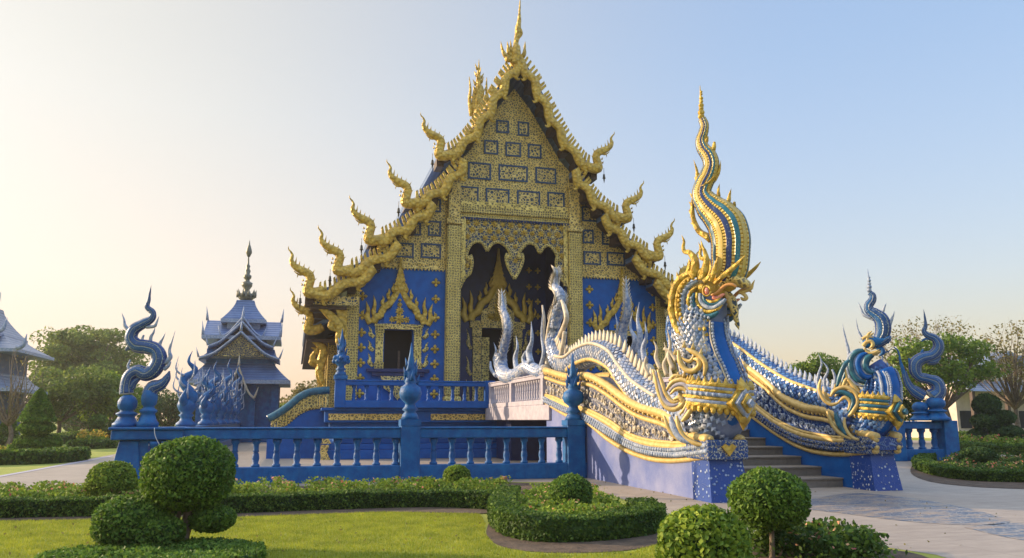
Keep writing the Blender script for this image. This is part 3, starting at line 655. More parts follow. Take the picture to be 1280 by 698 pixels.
# lower side eave with its own small serpent, brackets, soffit
for s in (-1, 1):
    q = lambda d, y, z: Vector((C + s * d, y, z))
    mb = MB(); mb.prism([q(7.6, 38.2, 7.1), q(9.9, 38.2, 5.75), q(9.9, 38.2, 5.55), q(7.6, 38.2, 6.8)], (0, 22, 0)); mb.build('side_roof', ROOF, T)
    mb = MB(); mb.box(*sorted((C + s * 9.55, C + s * 9.75)), 36.6, 61, 6.75, 7.05); mb.box(*sorted((C + s * 8.1, C + s * 9.7)), 36.8, 61, 6.55, 6.7); mb.box(*sorted((C + s * 8.1, C + s * 9.8)), 38.4, 60, 5.2, 5.34)
    for j in range(9): mb.box(*sorted((C + s * 8.0, C + s * 9.6)), 38.0 + j * 2.4, 38.2 + j * 2.4, 6.25, 6.5)
    mb.build('eave_beam', WOOD, T)
    mb = MB(); mb.box(*sorted((C + s * 7.6, C + s * 9.6)), 36.62, 36.74, 6.72, 7.12); mb.build('eave_panel', FILB, T)
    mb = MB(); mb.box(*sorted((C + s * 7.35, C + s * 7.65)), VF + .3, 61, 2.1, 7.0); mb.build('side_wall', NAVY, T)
    for j in range(8): mb = MB(); mb.box(*sorted((C + s * 8.3, C + s * 8.75)), 40 + j * 2.7, 40.45 + j * 2.7, 2.1, 5.3); mb.build('side_pier', FILC, T)
    for y, zz, dd in ((36.9, 6.6, 9.3), (38.7, 5.25, 9.5), (41.4, 5.25, 9.5)):
        mb = MB(); x0 = 8.05 if y < 38 else 8.75
        mb.tube([q(dd, y, zz), q(dd - .5, y, zz - .35), q(x0 + .3, y, zz - .9), q(x0 + .35, y, zz - 1.5), q(x0 + .05, y, zz - 2.3)], [.08, .2, .21, .15, .04], 8, 0, (0, 1, 0), .4, sub=4)
        mb.prism([q(x0, y + .05, zz), q(dd - .7, y + .05, zz), q(x0, y + .05, zz - 1.6)], (0, .06, 0)); mb.tube([q(x0 + .5, y, zz - .3), q(x0 + .75, y, zz - .8), q(x0 + .3, y, zz - 1.1)], [.05, .16, .03], 6, 0, (0, 1, 0), .5); mb.build('serpent_bracket', GOLDL, T)
    mb = MB(); o = VR; VR = 38.1; finial(mb, (C + s * 9.75, 5.72), s, .95); VR = o; mb.build('serpent_finial', GOLDL, T)
# apex finial
mb = MB(); q = lambda x, y: PV(x, y, VR); sc = M(q(645, 60))
mb.tube([q(643, 80), q(645, 68), q(645.5, 60), q(645, 54), q(647, 44), q(647.5, 36), q(649, 26), q(649.5, 14), q(650.5, -6)], [x * sc for x in (5, 6, 5.2, 3.2, 3.6, 3.8, 2.6, 1.4, .2)], 10, 0, sub=4)
for pts, r in (([(640, 74), (632, 70), (628, 62), (626, 52)], 3), ([(641, 72), (636, 66), (635, 58), (634, 52)], 2.4), ([(642, 70), (639, 62), (638.5, 56), (638, 50)], 2), ([(650, 72), (655, 68), (656, 60), (656.5, 52)], 2.6), ([(648, 48), (652, 42), (650, 34)], 1.6)):
    mb.tube([q(*p) for p in pts], [sc * r * f for f in (1, 1.1, .6, .1)][:len(pts)], 8, 0, sub=4)
mb.ball(q(635, 74), sc * 4.5); mb.build('apex_finial', GOLDL, T)
# ridge spire cluster
mb = MB(); v = 46.2; q = lambda x, y: PV(x, y, v); sc = M(q(598, 120))
prof = [(8.5, 150), (8.2, 140), (6.5, 132), (7.5, 130), (6.2, 122), (5, 120), (5.8, 117), (4.2, 108), (3.4, 106), (4, 103), (2.6, 95), (2, 93), (2.4, 91), (1.2, 84), (.2, 74)]
c0 = q(598, 165); mb.lathe((c0.x, v, 0), [(r * sc, q(598, y).z) for r, y in [(9, 172)] + prof], 10)
for a, b, y1 in ((587, 589, 96), (609, 606.5, 97), (592, 592.5, 108), (604, 603, 108)): mb.tube([q(b, 145), q(a, 125), q(a + (1 if a < 598 else -1), 112), q(a - .5, y1)], [sc * 2.6, sc * 2.4, sc * 1.6, .02], 8, 0, sub=3)
for i in range(26):
    y = 148 - i * 2.4; r = np.interp(y, [84, 120, 150], [1.5, 5, 8]) * sc; an = i * 2.4; p = Vector((c0.x + math.cos(an) * r, v + math.sin(an) * r, q(598, y).z)); mb.spike(p, p + Vector((math.cos(an) * .2, math.sin(an) * .2, .4)), .1)
mb.build('ridge_spire', GOLDL, T)
mb = MB(); mb.box(C - .22, C + .22, 36.6, 62.3, 19.35, 19.75); mb.build('ridge_beam', GOLD, T)

# ------------------------------------------------------------------ balustrades
def baluster(h, r=.085):
    mb = MB(); mb.lathe((0, 0, 0), [(r * 1.25, 0), (r * 1.25, h * .08), (r * .8, h * .12), (r * 1.1, h * .3), (r * .95, h * .45), (r * .7, h * .52), (r * .95, h * .55), (r * .75, h * .62), (r * .85, h * .8), (r * 1.3, h * .88), (r * 1.3, h)], 10); return mb
def bud(mb, x, y, z, h, m=0):
    """round urn under a tall flame spire"""
    k = h
    mb.box(x - .27, x + .27, y - .27, y + .27, z, z + .16 * k / 2.2, m)
    mb.lathe((x, y, z), [(a, b * k / 2.2) for a, b in ((.25, .16), (.2, .3), (.14, .36), (.22, .42), (.15, .5), (.13, .58), (.27, .7), (.31, .85), (.27, 1.0), (.14, 1.1), (.17, 1.15), (.12, 1.25), (.14, 1.45), (.09, 1.6), (.1, 1.66), (.05, 1.9), (.01, 2.2))], 14, m)
    for i in range(10):
        a = i * 2.4; zz = z + (1.08 + i * .05) * k / 2.2; r = .16 - i * .008; p = Vector((x + math.cos(a) * r, y + math.sin(a) * r, zz)); mb.spike(p, p + Vector((math.cos(a) * .08, math.sin(a) * .08, .28)), .06, m)
def balustrade(name, label, cat, A, B, z0, zb, zr, zt, n, skip=(), posts=(), m=BLUE2, w=.16, r=.085, kerb=True, pw=.26):
    A, B = Vector((*A, 0)), Vector((*B, 0)); d = (B - A).normalized(); sd = Vector((-d.y, d.x, 0)); ln = (B - A).length
    t = thing(name, label, cat, A)
    def bar(x0, x1, hw, z0, z1, part, mm=m, bev=.025):
        mb = MB(); p = [A + d * x0 - sd * hw, A + d * x1 - sd * hw, A + d * x1 + sd * hw, A + d * x0 + sd * hw]
        mb.prism([(q.x, q.y, z0) for q in p], (0, 0, z1 - z0)); return mb.build(part, mm, t, bevel=bev)
    if kerb: bar(0, ln, w * 1.25, z0, zb, 'base_beam')
    bar(0, ln, w * 1.15, zr, zt - .05, 'handrail'); bar(-.02, ln + .02, w * 1.35, zt - .05, zt, 'rail_cap')
    proto = None
    for i in range(n):
        x = ln * (i + .5) / n
        if any(abs(x - q) < .33 for q in posts): continue
        p = A + d * x
        if proto is None:
            proto = baluster(zr - zb, r).build('baluster', m, t); proto.location = (p.x - A.x, p.y - A.y, zb)
        else: cp(proto, t, (p.x - A.x, p.y - A.y, zb))
    for x in posts: bar(x - pw, x + pw, pw, z0, zt + .03, 'post')
    return t
FB = balustrade('garden_balustrade', 'blue front balustrade between garden hedge and stair, with turned balusters and spired posts', 'balustrade', (-2.7, 21.95), (8.02, 21.95), .0, .42, 1.12, 1.42, 21, posts=(5.72, 10.4))
for x in (3.02, 7.7):
    mb = MB(); bud(mb, x, 21.95, 1.45, 2.25 if x < 5 else 2.05); mb.build('flame_finial', BLUE2, FB)
# corner pier and the run going back along the left side
CPi = thing('balustrade_corner_pier', 'broad battered blue corner pier with carved panel at left end of front balustrade', 'pier', (-3.9, 22, 0))
mb = MB(); b0 = (-4.22, -3.35, 21.75, 22.6)
for x0, x1, y0, z0, z1, t_ in ((-4.25, -2.7, 21.72, 0, .22, .06), (-4.12, -2.75, 21.82, .22, 1.12, .0)):
    mb.box(x0, x1, y0, 22.7, z0, z1)
mb.prism([(-4.3, 21.7, .05), (-3.55, 21.7, .05), (-3.68, 21.78, 1.1), (-4.12, 21.78, 1.1)], (0, .9, 0)); mb.build('pier_body', BLUE2, CPi, bevel=.03)
mb = MB(); mb.box(-4.3, -2.66, 21.66, 22.76, 1.12, 1.36); mb.box(-4.36, -2.62, 21.6, 22.82, 1.36, 1.43); mb.build('pier_cap', BLUE2, CPi, bevel=.03)
mb = MB(); mb.box(-3.45, -2.85, 21.77, 21.84, .35, 1.05); mb.build('carved_panel', MOSA, CPi)
for i in range(3):
    mb = baluster(.7, .09); mb.v = [(x - 3.3 + i * .26, y + 21.72, z + .38) for x, y, z in mb.v]; mb.build('half_baluster', BLUE2, CPi)
balustrade('side_balustrade', 'long blue balustrade running back along the left side carrying a row of blue serpent figures', 'balustrade', (-4.0, 22.8), (-4.0, 70), .0, .42, 1.08, 1.36, 76)
balustrade('terrace_balustrade', 'blue balustrade on top of the temple platform left of the bridge', 'balustrade', (1.55, 34.0), (8.3, 34.0), 2.1, 2.4, 3.02, 3.24, 13, posts=(.22, 6.55), m=BLUE, r=.075, pw=.22)
tb = balustrade('terrace_balustrade', 'blue balustrade on top of the temple platform right of the stair', 'balustrade', (13.1, 34.0), (18.9, 34.0), 2.1, 2.4, 3.02, 3.24, 11, posts=(.22, 5.5), m=BLUE, r=.075, pw=.22)
t = thing('urn_finial', 'blue flame urn finial on the left corner post of the terrace balustrade', 'finial', (1.77, 34, 3.27)); mb = MB(); bud(mb, 1.77, 34.0, 3.26, 2.1)
for i in range(12): a = i * .52; mb.ball((1.77 + math.cos(a) * .28, 34 + math.sin(a) * .28, 4.0 + (i % 2) * .14), .1, 0, 8, 5)
mb.build('urn', BLUE2, t)
# curved flank stair on the left of the platform
t = thing('curved_side_stair', 'low blue side stair wall with a sweeping curved handrail left of the platform', 'stair', (-.3, 36, 0))
hr = [(335, 524), (348, 517), (362, 507), (374, 497), (386, 491), (398, 489), (412, 488)]
HP, _ = spline([PV(x, y, 35.8) for x, y in hr], 0, 4)
mb = MB(); mb.tube(HP, .17, 10, 0, raw=True); mb.build('handrail', TEAL, t)
mb = MB(); lo = [p - Vector((0, 0, .75)) for p in HP]; mb.prism([(lo[0].x, 35.8, 0)] + lo + [(lo[-1].x, 35.8, 0)], (0, .35, 0)); mb.build('flank_wall', BLUE, t)
pr = None
for i in range(2, len(HP) - 1, 1):
    p = HP[i]; mb = MB(); mb.tube([p - Vector((0, 0, .76)), p - Vector((0, 0, .45)), p - Vector((0, 0, .1))], [.07, .05, .08], 6, 0, sub=2); mb.build('baluster', FIL, t)
# ------------------------------------------------------------------ stair and bridge
ST = thing('grand_stair', 'grey stone stair rising between two blue serpent walls to the temple terrace', 'stair', (10.7, 17.3, 0))
mb = MB()
for i in range(9):
    z0, z1, v0 = .222 * i, .222 * (i + 1), 17.25 + .82 * i
    mb.box(8.6, 12.95, v0, v0 + (.82 if i < 8 else 1.2), 0.002, z1 - .045)
mb.build('risers', STONE, ST)
mb = MB()
for i in range(9):
    v0 = 17.25 + .82 * i; mb.box(8.6, 12.95, v0 - .04, v0 + (.82 if i < 8 else 1.2), .222 * (i + 1) - .045, .222 * (i + 1))
mb.build('treads', STONE, ST, bevel=.012)
mb = MB(); mb.box(8.0, 13.5, 25.0, 34.1, 1.72, 2.06); mb.box(7.93, 8.25, 25.0, 34.05, 1.6, 2.1); mb.box(13.2, 13.55, 25, 34.05, 1.6, 2.1); mb.build('bridge_deck', GREYST, ST, bevel=.02)
mb = MB(); mb.box(8.4, 13.2, 31.5, 33.9, .0, 1.6); mb.build('bridge_pier', NAVY, ST)
for u, side in ((8.1, 'left'), (13.35, 'right')):
    balustrade('bridge_balustrade', 'pale grey balustrade of slim balusters on the %s edge of the bridge deck' % side, 'balustrade', (u, 33.6), (u, 25.7), 2.1, 2.28, 2.98, 3.16, 26, posts=(.2, 3.6, 7.7), m=GREYST, w=.12, r=.06, pw=.14)
# serpent walls: side face, mouldings and relief following sweeping curves
def band(mb, pts, u, half, m, out=0., flat=1.):
    P = [Vector((u - out, PU(x, y, u).y, PU(x, y, u).z)) for x, y in pts]
    mb.tube(P, half, 8, m, (1, 0, 0), flat, sub=5)
def uz(pts, u): return [PU(x, y, u) for x, y in pts]
top_l = [(682, 464), (700, 470), (712, 472), (735, 471), (757, 482), (780, 499), (800, 510), (830, 519), (848, 531), (864, 545), (887, 552)]
mid_l = [(682, 497), (695, 501), (712, 509), (735, 516), (760, 529), (785, 546), (810, 555), (847, 559), (870, 557), (889, 554)]
low_l = [(683, 503), (710, 519), (735, 528), (760, 548), (785, 563), (810, 572), (835, 575), (862, 573), (889, 569)]
top_r = [(905, 432), (933, 458), (955, 475), (980, 498), (1006, 510), (1031, 514), (1050, 522), (1072, 540), (1096, 548)]
mid_r = [(905, 470), (922, 490), (940, 505), (965, 525), (993, 540), (1018, 547), (1056, 552), (1096, 549)]
low_r = [(905, 490), (920, 505), (938, 518), (970, 541), (996, 556), (1020, 564), (1051, 567), (1096, 563)]
SCRL = {'left': CREAM, 'right': SILVER}
def serpent_wall(name, label, u0, u1, tp, md, lw, vped, relief, scale_m, plinth, side):
    """u0 is the face that the photograph shows"""
    t = thing(name, label, 'wall', ((u0 + u1) / 2, vped, 0)); e = Vector((u1 - u0, 0, 0)); sg = 1 if u1 > u0 else -1
    T_, M_, L_ = uz(tp, u0), uz(md, u0), uz(lw, u0)
    T_, _ = spline(T_, 0, 5); M_, _ = spline(M_, 0, 5); L_, _ = spline(L_, 0, 5)
    FL = [p for p in L_ if p.y > vped + .3]; mb = MB(); mb.prism([Vector((u0, FL[0].y, 0))] + FL + [Vector((u0, FL[-1].y, 0))], e, 0); mb.build('flank', plinth, t)
    mb = MB(); a = [p + Vector((.03 * sg, 0, 0)) for p in T_]; b = [p + Vector((.03 * sg, 0, 0)) for p in L_]
    mb.prism(a + b[::-1], e - Vector((.06 * sg, 0, 0)), 0); mb.build('relief_panel', relief, t)
    mb = MB(); rs = random.Random(3); nn_ = len(T_)
    for i in range(1, nn_ - 1):
        a_ = T_[i] - Vector((0, 0, .3)); j_ = min(range(len(M_)), key=lambda q: abs(M_[q].y - a_.y)); b_ = M_[j_] + Vector((0, 0, .12)); hgt = a_.z - b_.z
        if hgt < .12: continue
        for k_ in range(max(int(hgt / .2), 1)):
            c_ = b_.lerp(a_, (k_ + .5) / max(int(hgt / .2), 1)) + Vector((-.02 * sg, rs.uniform(-.05, .05), 0)); an = rs.uniform(0, 6.28); rr_ = rs.uniform(.085, .125); sw = rs.choice((-1, 1))
            mb.tube([c_ + Vector((0, math.cos(an + sw * w_) * rr_ * (1 - w_ / 7), math.sin(an + sw * w_) * rr_ * (1 - w_ / 7))) for w_ in (0, 1, 2, 3, 4, 5)], [.012, .022, .026, .024, .018, .01], 6, 0, (1, 0, 0), 1.1, sub=2)
            mb.ball(c_, (.022, .022, .022), 0, 6, 4)
    mb.build('carved_scrolls', SCRL[side], t)
    for f, uu in ((-1, u0), (1, u1)):
        mv = lambda pts: [Vector((uu, p.y, p.z)) for p in pts]
        mb = MB()
        mb.tube(mv([p + Vector((0, 0, .02)) for p in T_]), .11, 8, 0, (1, 0, 0), 1, raw=True); mb.tube(mv([p - Vector((0, 0, .22)) for p in T_]), .06, 8, 0, (1, 0, 0), 1, raw=True)
        mb.tube(mv([p + Vector((0, 0, .09)) for p in M_]), .04, 8, 0, (1, 0, 0), 1., raw=True); mb.tube(mv(M_), .075, 8, 0, (1, 0, 0), 1., raw=True); mb.tube(mv([p - Vector((0, 0, .02)) for p in L_]), .06, 8, 0, (1, 0, 0), 1.2, raw=True)
        k = 0.
        for pa, pb in zip(T_, T_[1:]):
            mb.ball(Vector((uu - .02 * sg * (1 if f < 0 else -1), pa.y, pa.z - .09)), .05, 0, 6, 4)
        mb.build('gilt_moulding', YEL, t)
        mb = MB(); q = [(a + b) / 2 for a, b in zip(M_, [L_[min(int(i * len(L_) / len(M_)), len(L_) - 1)] for i in range(len(M_))])]
        mb.tube(mv([p + Vector((0, 0, .02)) for p in q]), .125, 8, 0, (1, 0, 0), .8, raw=True)
        for j in range(2):
            for i in range(len(q) - 1):
                for w in (.25, .75):
                    p = q[i].lerp(q[i + 1], w); mb.ball((uu - .09 * sg * (1 if f < 0 else -1), p.y + j * .05, p.z - .04 + j * .11), (.045, .06, .055), 0, 6, 4)
        mb.build('scaled_moulding', scale_m, t)
    # patterned pedestal at the foot
    a, b = sorted((u0, u1)); mb = MB(); mb.prism([(a - .08, vped - .02, 0), (b + .08, vped - .02, 0), (b + .02, vped + .12, .82), (a - .02, vped + .12, .82)], (0, .75, 0)); mb.build('pedestal', MOSA, t)
    zc = PU(md[-1][0], md[-1][1], u0).z; mb = MB(); mb.box(a - .1, b + .1, vped, vped + .95, .82, zc + .06); mb.build('pedestal_cap', MOSG, t, bevel=.03)
    mb = MB(); x = (a + b) / 2; zz = (.82 + zc) / 2 + .03; mb.prism([(x - .16, vped, zz + .06), (x, vped, zz - .12), (x + .16, vped, zz + .06), (x + .08, vped, zz + .12), (x, vped, zz + .06), (x - .08, vped, zz + .12)], (0, -.05, 0)); mb.build('heart_boss', GOLDL, t)
    return t
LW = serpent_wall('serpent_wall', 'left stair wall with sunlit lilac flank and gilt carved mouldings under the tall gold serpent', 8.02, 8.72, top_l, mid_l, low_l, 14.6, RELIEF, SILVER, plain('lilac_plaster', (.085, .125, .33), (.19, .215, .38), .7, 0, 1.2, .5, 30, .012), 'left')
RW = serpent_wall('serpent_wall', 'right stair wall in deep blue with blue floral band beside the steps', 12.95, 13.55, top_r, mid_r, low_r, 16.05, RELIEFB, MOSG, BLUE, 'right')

# ------------------------------------------------------------------ serpents
def scales(mb, path, rad, lat, size, m=0, cover=1., skip=None, flat=1.):
    """overlapping raised scale tiles laid over a swept body"""
    P, Rr = path, rad; L = 0.; row = 0; nxt = 0.
    for i in range(1, len(P) - 1):
        seg = (P[i + 1] - P[i]).length
        while nxt <= L + seg:
            w = (nxt - L) / max(seg, 1e-6); p = P[i].lerp(P[i + 1], w); r = Rr[i] + (Rr[i + 1] - Rr[i]) * w
            t = (P[i + 1] - P[i - 1]).normalized(); sd = Vector(lat); sd = (sd - t * sd.dot(t)).normalized(); up = sd.cross(t)
            n = max(int(2 * math.pi * r / size), 6)
            for j in range(n):
                a = 2 * math.pi * (j + .5 * (row % 2)) / n
                d = sd * math.cos(a) * flat + up * math.sin(a); g = (sd * -math.sin(a) + up * math.cos(a))
                if skip and skip(d, p): continue
                c = p + d * r; hw = math.pi * r / n * 1.05; hl = size * .62
                mb.add([c - t * hl + d * .004, c + g * hw + d * .008, c + t * hl + d * size * .16, c - g * hw + d * .008, c + d * size * .26], [(0, 1, 4), (1, 2, 4), (2, 3, 4), (3, 0, 4)], m)
            row += 1; nxt += size * .72
        L += seg
def fins(mb, path, upv, h, step, m=0, rad=None, lat=(1, 0, 0)):
    L = 0.; nxt = step * .5
    for i in range(1, len(path) - 1):
        seg = (path[i + 1] - path[i]).length
        while nxt <= L + seg:
            p = path[i].lerp(path[i + 1], (nxt - L) / seg); t = (path[i + 1] - path[i - 1]).normalized(); sd = Vector(lat); u = sd.cross(t); u = -u if u.dot(Vector(upv)) < 0 else u
            b = p + u * (rad[i] * .95); mb.tube([b - t * .02, b + u * h * .55, b + u * h - t * h * .25], [h * .3, h * .3, h * .04], 8, m, lat, .45, sub=2); nxt += step
        L += seg
def wavy(mb, q, pts, rr, m, n=8, lat=None, flat=1., sub=4): mb.tube([q(*p) for p in pts], rr, n, m, lat, flat, sub=sub)
def beads(mb, q, pts, r, step, m, sub=6):
    P, _ = spline([q(*p) for p in pts], 0, sub); L = 0; nxt = 0
    for a, b in zip(P, P[1:]):
        s = (b - a).length
        while nxt < L + s: mb.ball(a.lerp(b, (nxt - L) / s), r, m, 6, 4); nxt += step
        L += s
class Frame:
    """upright plane through o facing along e; points are measured on it, mirror gives the far cheek"""
    def __init__(s, o, e):
        s.o = Vector(o); s.e = Vector((e[0], e[1], 0)).normalized(); s.n = Vector((-s.e.y, s.e.x, 0))
        if s.n.dot(s.o - O) < 0: s.n = -s.n          # n points away from the camera
    def __call__(s, x, y, off=0.): return PP(x, y, s.o + s.n * off, s.n)
    def at(s, off, mirror=False):
        def f(x, y):
            p = s(x, y, off); return p - s.n * (2 * off) if mirror else p
        return f
# ---- left great serpent
o = (8.42, 15.2, 0); fr = Frame(o, (.62, -.78)); q0 = fr.at(0); sc = M(q0(890, 450)); NL = tuple(fr.n)
A = thing('great_serpent', 'tall golden headed serpent with high curling crest at the foot of the left stair wall', 'serpent statue', (8.42, 15.2, .9))
body_px = [(715, 457), (730, 447), (750, 441), (772, 450), (784, 466), (800, 486), (817, 499), (835, 510)]
bp = [PU(x, y, 8.38) for x, y in body_px]; tailp = [PU(x, y, 8.38) for x, y in ((693, 398), (691, 418), (693, 436), (700, 452))]
chain = tailp + bp + [Vector((8.4, 16.2, PU(850, 522, 8.4).z + .05)), q0(884, 526)]
rads = [.13, .2, .27, .31] + [.33, .34, .34, .35, .36, .37, .38, .38] + [.42, .5]
BP, BR = spline(chain, rads, 6)
mb = MB(); mb.tube(BP, [r * .97 for r in BR], 14, 0, (1, 0, 0), 1., raw=True)
body = mb.build('body', plain('serpent_grout', (.09, .13, .26), (.16, .2, .32), .5, 0, 5, .2), A)
mb = MB(); scales(mb, BP, BR, (1, 0, 0), .14); mb.build('scale_tiles', SCALE, body)
mb = MB(); fins(mb, BP[8:-14], (0, 0, 1), .34, .27, 0, BR[8:]); mb.tube([p + Vector((-.3, 0, .26)) for p in BP[20:-12]], .05, 6, 0, raw=True); mb.build('dorsal_fins', CREAM, A)
mb = MB(); mb.tube([p + Vector((-.31, 0, -.2)) for p in BP[26:-10]], .06, 6, 0, raw=True); mb.build('belly_edge', YEL, A)
neck_px = [(868, 532, 20), (893, 524, 37), (895, 505, 42), (894, 485, 41), (888, 465, 39), (881, 445, 36), (876, 425, 35), (875, 405, 35), (880, 385, 31), (888, 366, 24)]
NP, NR = spline([q0(x, y) for x, y, r in neck_px], [r * sc for x, y, r in neck_px], 5)
mb = MB(); mb.tube(NP, [r * .96 for r in NR], 18, 0, NL, .92, raw=True); nk = mb.build('neck', body.data.materials[0], A)
facing_l = (fr.e * .88 - fr.n * .475).normalized()
mb = MB(); scales(mb, NP[:-6], NR, NL, .115, skip=lambda d, p: d.dot(facing_l) > .86, flat=.92); mb.build('scale_tiles', SCALE, nk)
def facing(fr, k=.8): return (fr.e * k - fr.n * math.sqrt(1 - k * k)).normalized()
def belly(A_, NP, NR, fe, lo, hi, w0, w1, m_edge, m_stud):
    sd = Vector((-fe.y, fe.x, 0)); n = hi - lo; W = [w0 + (w1 - w0) * math.sin(math.pi * min(i / n * .75, 1)) for i in range(n)]
    ax_ = [NP[lo + i] + fe * (NR[lo + i] * .93 - W[i] * .55) for i in range(n)]
    mb = MB(); mb.tube(ax_, W, 14, 0, tuple(sd), 1.1, raw=True); o_ = mb.build('belly_plates', BLUE, A_)
    mb = MB()
    for s in (-1, 1): mb.tube([p + sd * s * w * 1.1 + fe * w * .25 for p, w in zip(ax_, W)], .034, 6, 0, raw=True); mb.tube([p + sd * s * w * .8 + fe * w * .68 for p, w in zip(ax_, W)], .02, 6, 0, raw=True)
    for i in range(1, n - 1):
        p, w = ax_[i], W[i]
        for s in (-.6, .6): mb.ball(p + sd * s * w * 1.1 + fe * w * .84, (.034, .034, .04), 1, 7, 4)
        mb.tube([p + sd * w * .5 + fe * w * .95 + Vector((0, 0, .0)), p + sd * w * .72 + fe * w * .8 + Vector((0, 0, .05)), p + sd * w * .5 + fe * w * .92 + Vector((0, 0, .1))], .018, 6, 1, sub=2)
    mb.build('belly_edge', [m_edge, m_stud], o_)
fe = facing(fr, .88)
belly(A, NP, NR, fe, 2, 36, .15, .27, CREAM, SILVER)
# collar: gilt rings, beads and a diamond boss
mb = MB(); ax = Vector((0, 0, 1))
def ring(mb, c, r, w, m=0, tilt=0., n=28):
    mb.tube([c + fr.e * math.cos(a) * r + Vector(NL) * math.sin(a) * r * .95 + Vector((0, 0, -math.cos(a) * r * tilt)) for a in [2 * math.pi * i / n for i in range(n + 1)]], w, 8, m, raw=True)
cc = q0(895, 497); rc = 43.5 * sc
for dz, w in ((.26, .06), (.14, .045), (-.02, .05), (-.16, .06)): ring(mb, cc + Vector((0, 0, dz)), rc, w, 0, .12)
for i in range(34):
    a = 2 * math.pi * i / 34; b = cc + fr.e * math.cos(a) * rc + Vector(NL) * math.sin(a) * rc * .95 + Vector((0, 0, -math.cos(a) * rc * .12))
    mb.spike(b + Vector((0, 0, .26)), b + Vector((0, 0, .42)), .07); mb.ball(b + Vector((0, 0, -.24)), (.07, .07, .08), 0, 6, 4)
mb.build('collar', GOLDL, A)
mb = MB()
for dz in (.20, .06, -.09): ring(mb, cc + Vector((0, 0, dz)), rc * .995, .055, 0, .12)
for i in range(40):
    a = 2 * math.pi * i / 40; mb.ball(cc + fr.e * math.cos(a) * rc * 1.03 + Vector(NL) * math.sin(a) * rc * .98 + Vector((0, 0, .06 - math.cos(a) * rc * .12)), .05, 0, 6, 4)
mb.build('collar_inlay', SILVER, A)
bc = cc + fe * (rc + .10) - Vector((0, 0, .14))
def diamond(c, r, mats, parent, fe, name='diamond_boss'):
    L_, U_ = Vector((-fe.y, fe.x, 0)), Vector((0, 0, 1)); mb = MB()
    for k, (rr, d, m) in enumerate(((r, .02, 0), (r * .74, .10, 1), (r * .5, .17, 0), (r * .22, .26, 1))):
        p = [c + L_ * rr * .9 + fe * (d - .16), c + U_ * rr * 1.1 + fe * (d - .16), c - L_ * rr * .9 + fe * (d - .16), c - U_ * rr * 1.1 + fe * (d - .16)]
        mb.prism(p, fe * .15, m)
    for s in (-1, 1): mb.spike(c + U_ * s * r * .7, c + U_ * s * r * 1.45 - fe * .05, r * .45, 0)
    return mb.build(name, mats, parent, bevel=.012)
diamond(bc, .36, [GOLDL, SILVER], A, fe)
# head
hd = MB(); hd.tube([q0(872, 372), q0(884, 366), q0(896, 363), q0(908, 358), q0(918, 356)], [20 * sc, 23 * sc, 17 * sc, 9 * sc, 6 * sc], 14, 0, NL, 1.0, sub=4)
hd.tube([q0(888, 352), q0(886, 362), q0(884, 372)], [8 * sc, 13 * sc, 10 * sc], 12, 0, NL, 2.2, sub=4)
head = hd.build('head', GOLDL, A)
hw = .42
mb = MB(); wavy(mb, q0, [(889, 370), (897, 364), (905, 358), (914, 353), (924, 352), (931, 356), (932, 360)], [4 * sc, 5.5 * sc, 6 * sc, 6 * sc, 7.5 * sc, 7 * sc, 4 * sc], 0, 12, NL, 2.1); mb.build('upper_jaw', FIL, head)
mb = MB(); wavy(mb, q0, [(884, 374), (890, 373), (898, 371), (905, 366), (909, 367), (914, 378), (917, 390)], [3 * sc, 3 * sc, 2.6 * sc, 2.4 * sc, 3.5 * sc, 5 * sc, 3 * sc], 0, 10, NL, 2.0); mb.build('lower_jaw', YEL, head)
mb = MB(); wavy(mb, q0, [(908, 366), (914, 376), (918, 388), (920, 398), (922.5, 405), (923.5, 412)], [4.5 * sc, 6.5 * sc, 5 * sc, 3 * sc, 2 * sc, .4 * sc], 0, 10, NL, 1.2)
for i, (x, y) in enumerate(((912, 382), (915, 390), (918, 398), (920, 404))): mb.spike(q0(x, y), q0(x + 4, y + 9), 2.5 * sc)
mb.build('beard', FILB, head)
